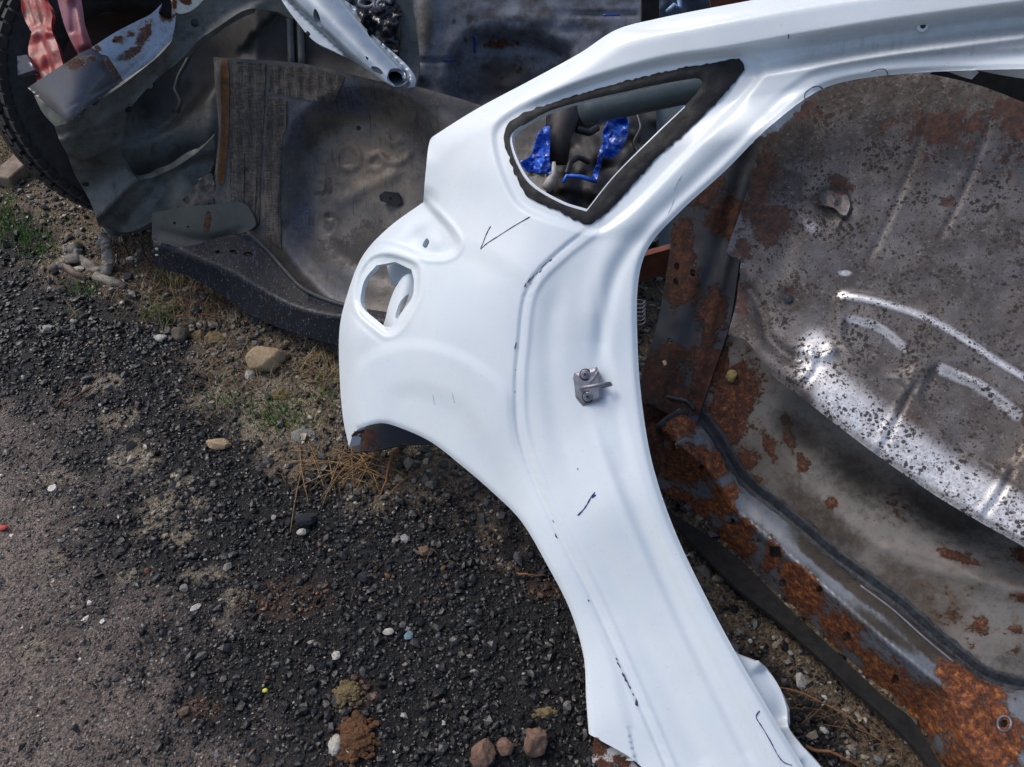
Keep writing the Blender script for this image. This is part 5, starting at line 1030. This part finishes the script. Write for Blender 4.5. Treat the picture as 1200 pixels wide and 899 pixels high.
rock('dark_stone', R4, 357, 608, (.058, .042, .035), 'large blue-black stone under the pine needle bunch', seed=16, facets=10)
rock('white_pebble', R3, 354, 624, (.026, .018, .014), 'white chip touching the large blue-black stone', seed=17, facets=6)
rock('white_pebble', R3, 321, 607, (.013, .013, .013), 'small white pebble left of the large blue-black stone', seed=18, facets=6)
rock('brown_stone', R5, 497, 646, (.026, .030, .02), 'reddish brown stone on black gravel right of the pine needles', seed=19, facets=5)
rock('blue_chip', R9, 479, 746, (.020, .024, .01), 'pale blue glassy chip on black gravel', seed=20, facets=8)
rock('white_pebble', R3, 455, 741, (.026, .018, .012), 'white chip left of the pale blue chip', seed=21, facets=8)
rock('bluish_stone', R4, 427, 677, (.03, .026, .016), 'slate blue flat stone amid black gravel mid-left of the arch', seed=22, facets=9)
rock('grey_chip', R6, 217, 690, (.022, .022, .012), 'bluish grey stone beside a pale chip on the left gravel', seed=23, facets=9)
rock('pale_chip', R3, 230, 713, (.026, .014, .010), 'slim pale chip lying right below the bluish grey stone', seed=24, facets=8, rot=.6)
rock('clay_clod', R5, 565, 884, (.052, .056, .05), 'brown clay clod, leftmost of three at the bottom edge', seed=31, facets=7, rough=.55)
rock('clay_clod', R5, 592, 876, (.035, .033, .032), 'smallest brown clay clod, middle of three at the bottom edge', seed=32, facets=4, rough=.45)
rock('clay_clod', R5, 627, 871, (.050, .058, .05), 'brown clay clod, rightmost of three at the bottom edge', seed=33, facets=5, rough=.9)
lump('soil_lump', R7, 408, 815, (.075, .07, .022), 'yellow brown soil lump on black gravel near the bottom edge', 34, 260)
lump('rusty_soil_lump', R8, 418, 866, (.10, .12, .022), 'larger rusty orange soil lump beside a white shell', 35, 330)
lump('mossy_soil_lump', R7, 640, 837, (.07, .024, .014), 'long yellow brown soil lump above the clay clods', 36, 90)
rock('white_shell', R3, 393, 873, (.026, .040, .018), 'broken white shell left of the rusty soil lump', 'shell', 37, 6, .5)
rock('shell_chip', R3, 409, 879, (.018, .018, .012), 'small curled white chip on the rusty soil lump', 'shell', 38, 6, .5)
rock('white_shell_fragment', R3, 394, 769, (.022, .022, .012), 'curled white shell fragment alone on black gravel', 'shell', 39, 6, .8)
rock('pale_stone', R6, 665, 828, (.018, .020, .016), 'small pale stone between the soil lump and white arch', seed=40, facets=8)
rock('fallen_leaf', simple('yellow_leaf', lin(196, 204, 60), lin(160, 170, 60)), 311, 810, (.011, .009, .004), 'tiny yellow green leaf on black gravel', 'leaf', 41, 3, .3)
rock('red_chip', simple('red_plastic_chip', lin(190, 50, 40), lin(150, 40, 34)), 4, 619, (.022, .016, .006), 'small red plastic chip at the left edge of the asphalt', 'chip', 42, 6, .3)
for k_, (u_, v_, s_) in enumerate(((255, 400, .07), (235, 395, .05), (375, 425, .07), (350, 440, .05), (395, 450, .05), (330, 465, .06))):
    lump('soil_clump', R7, u_, v_, (s_ * 1.7, s_ * 1.3, s_ * .28), ['crumbly tan soil clump left of the sandstone block', 'smaller tan soil clump beside the brown rounded stone', 'tan soil clump tucked under the navy shelf end', 'low tan soil clump right below the sandstone block', 'tan soil clump touching the white tail', 'mossy tan soil clump below the sandstone block'][k_], 50 + k_, 240)

# ------------------------------------------------------------------ twigs, needles, grass
def wig(a, b, z, n=8, w=.004, sd=0, hz=.01):
    r = np.random.default_rng(sd); A_, B_ = G(*a, z), G(*b, z); t = np.linspace(0, 1, n)[:, None]
    p = A_ + (B_ - A_) * t; k = np.cumsum(r.normal(size=(n, 3)) * w, 0); k -= k[0] + (k[-1] - k[0]) * t; p = p + k * A([1, 1, .3]); p[:, 2] = np.maximum(p[:, 2], .006) + hz * np.sin(math.pi * t[:, 0]); return p
def twig(a, b, rad, label, sd, hz=.008, w=.004):
    o = tube('twig', TWIG, None, wig(a, b, .012, 10, w, sd, hz), np.linspace(rad, rad * .5, 10), 6); tag(o, label, 'twig'); return o
twig((208, 371), (292, 373), .0035, 'long orange twig lying below the navy shelf', 1)
twig((472, 522), (444, 585), .0055, 'thick brown twig right of the pine needle bunch', 2, .02)
twig((606, 672), (640, 675), .0032, 'short orange twig beside the edge of the white arch', 3)
twig((944, 874), (1010, 899), .0040, 'thick orange twig at the bottom edge between white panel and rusty sill', 4)
twig((66, 477), (94, 448), .0022, 'left one of two thin crossed twigs on dark gravel', 5)
twig((76, 475), (112, 452), .0022, 'right one of two thin crossed twigs on dark gravel', 6)
twig((885, 795), (1075, 890), .0022, 'long thin red brown twig between white panel and rusty sill', 7, .012, .006)
def needles(name, segs, mat, rad, label, cat, seed):
    parts = []
    for k, (a, b) in enumerate(segs): parts.append(tube_geo(wig(a, b, .010, 5, .0016, seed + k, .016), rad, 4))
    o = mk(name, *merge(parts), mat); return tag(o, label, cat, kind='stuff')
rg = np.random.default_rng(99); sg = []
for i in range(46):
    a_ = rg.normal(0, .5); c_ = (415 + rg.normal(0, 30), 548 + rg.normal(0, 12)); L_ = rg.uniform(30, 95); th = rg.choice([.15, 2.2, 1.2, 2.7], p=[.4, .25, .15, .2]) + rg.normal(0, .2)
    sg.append(((c_[0] - L_ * math.cos(th) / 2, c_[1] - L_ * math.sin(th) / 2), (c_[0] + L_ * math.cos(th) / 2, c_[1] + L_ * math.sin(th) / 2)))
needles('pine_needles', sg, NEEDLE, .0013, 'bunch of dry orange pine needles below the white tail corner', 'pine needles', 100)
sg = []
for i in range(620):
    zt = rg.random()
    if zt < .60: c_ = (rg.uniform(120, 270), 0); c_ = (c_[0], 300 + (c_[0] - 120) * .42 + rg.normal(0, 18)); L_ = rg.uniform(10, 36)
    elif zt < .72: c_ = (rg.uniform(200, 400), rg.uniform(400, 500)); L_ = rg.uniform(8, 28)
    elif zt < .85: c_ = (rg.uniform(-10, 60), rg.uniform(90, 180)); L_ = rg.uniform(10, 36)
    elif zt < .93: t_ = rg.random(); c_ = (920 + t_ * 150, 820 + t_ * 70 + rg.normal(0, 8)); L_ = rg.uniform(10, 40)
    else: c_ = (rg.uniform(250, 650), rg.uniform(480, 720)); L_ = rg.uniform(8, 24)
    th = rg.normal(.5, .8); sg.append(((c_[0] - L_ * math.cos(th) / 2, c_[1] - L_ * math.sin(th) / 2), (c_[0] + L_ * math.cos(th) / 2, c_[1] + L_ * math.sin(th) / 2)))
needles('dry_litter', sg, simple('brown_litter', lin(98, 76, 58), lin(70, 54, 42), 60, .85), .0012, 'scattered thin brown twigs and needles on the soil', 'litter', 600)
def grass(name, spots, mat, label, seed, hgt=.03, wd=.0012, flat=.5):
    r = np.random.default_rng(seed); V = []; Fc = []
    for (u_, v_, ru, rv, n) in spots:
        for i in range(n):
            g0 = G(u_ + r.normal() * ru, v_ + r.normal() * rv); g0[2] = float(gz(g0[:1], g0[1:2])[0]); h = hgt * r.uniform(.4, 1.2); a = r.uniform(0, 6.28); dx = A([math.cos(a), math.sin(a), 0]); l = r.uniform(.2, 1.2) * flat
            w_ = wd * r.uniform(.7, 1.4); s_ = A([-dx[1], dx[0], 0]) * w_; n0 = len(V)
            m_ = g0 + dx * h * l * .4 + A([0, 0, h * .6]); t_ = g0 + dx * h * l + A([0, 0, h])
            V += [g0 - s_, g0 + s_, m_ - s_ * .8, m_ + s_ * .8, t_]; Fc += [(n0, n0 + 1, n0 + 3, n0 + 2), (n0 + 2, n0 + 3, n0 + 4)]
    o = mk(name, V, Fc, mat); return tag(o, label, 'grass', kind='stuff')
grass('green_grass', [(30, 275, 16, 10, 240), (8, 255, 8, 10, 120), (50, 295, 14, 8, 150), (100, 340, 10, 6, 90), (190, 370, 14, 6, 120), (320, 485, 18, 12, 240), (40, 210, 5, 3, 50), (5, 245, 10, 12, 120), (265, 470, 20, 8, 70), (200, 330, 12, 8, 110), (90, 300, 8, 6, 60), (380, 470, 14, 12, 70), (340, 500, 16, 8, 90)], GRASSM, 'short green grass tufts sprouting along the soil edge', 5, .026)
grass('straw_grass', [(10, 140, 16, 30, 500), (20, 180, 16, 12, 260), (90, 260, 40, 14, 120), (200, 350, 50, 14, 240), (380, 450, 26, 22, 160), (300, 440, 60, 20, 120), (250, 380, 40, 14, 100)], STRAW, 'dry straw coloured grass lying over the soil', 6, .04, .0011, 1.6)
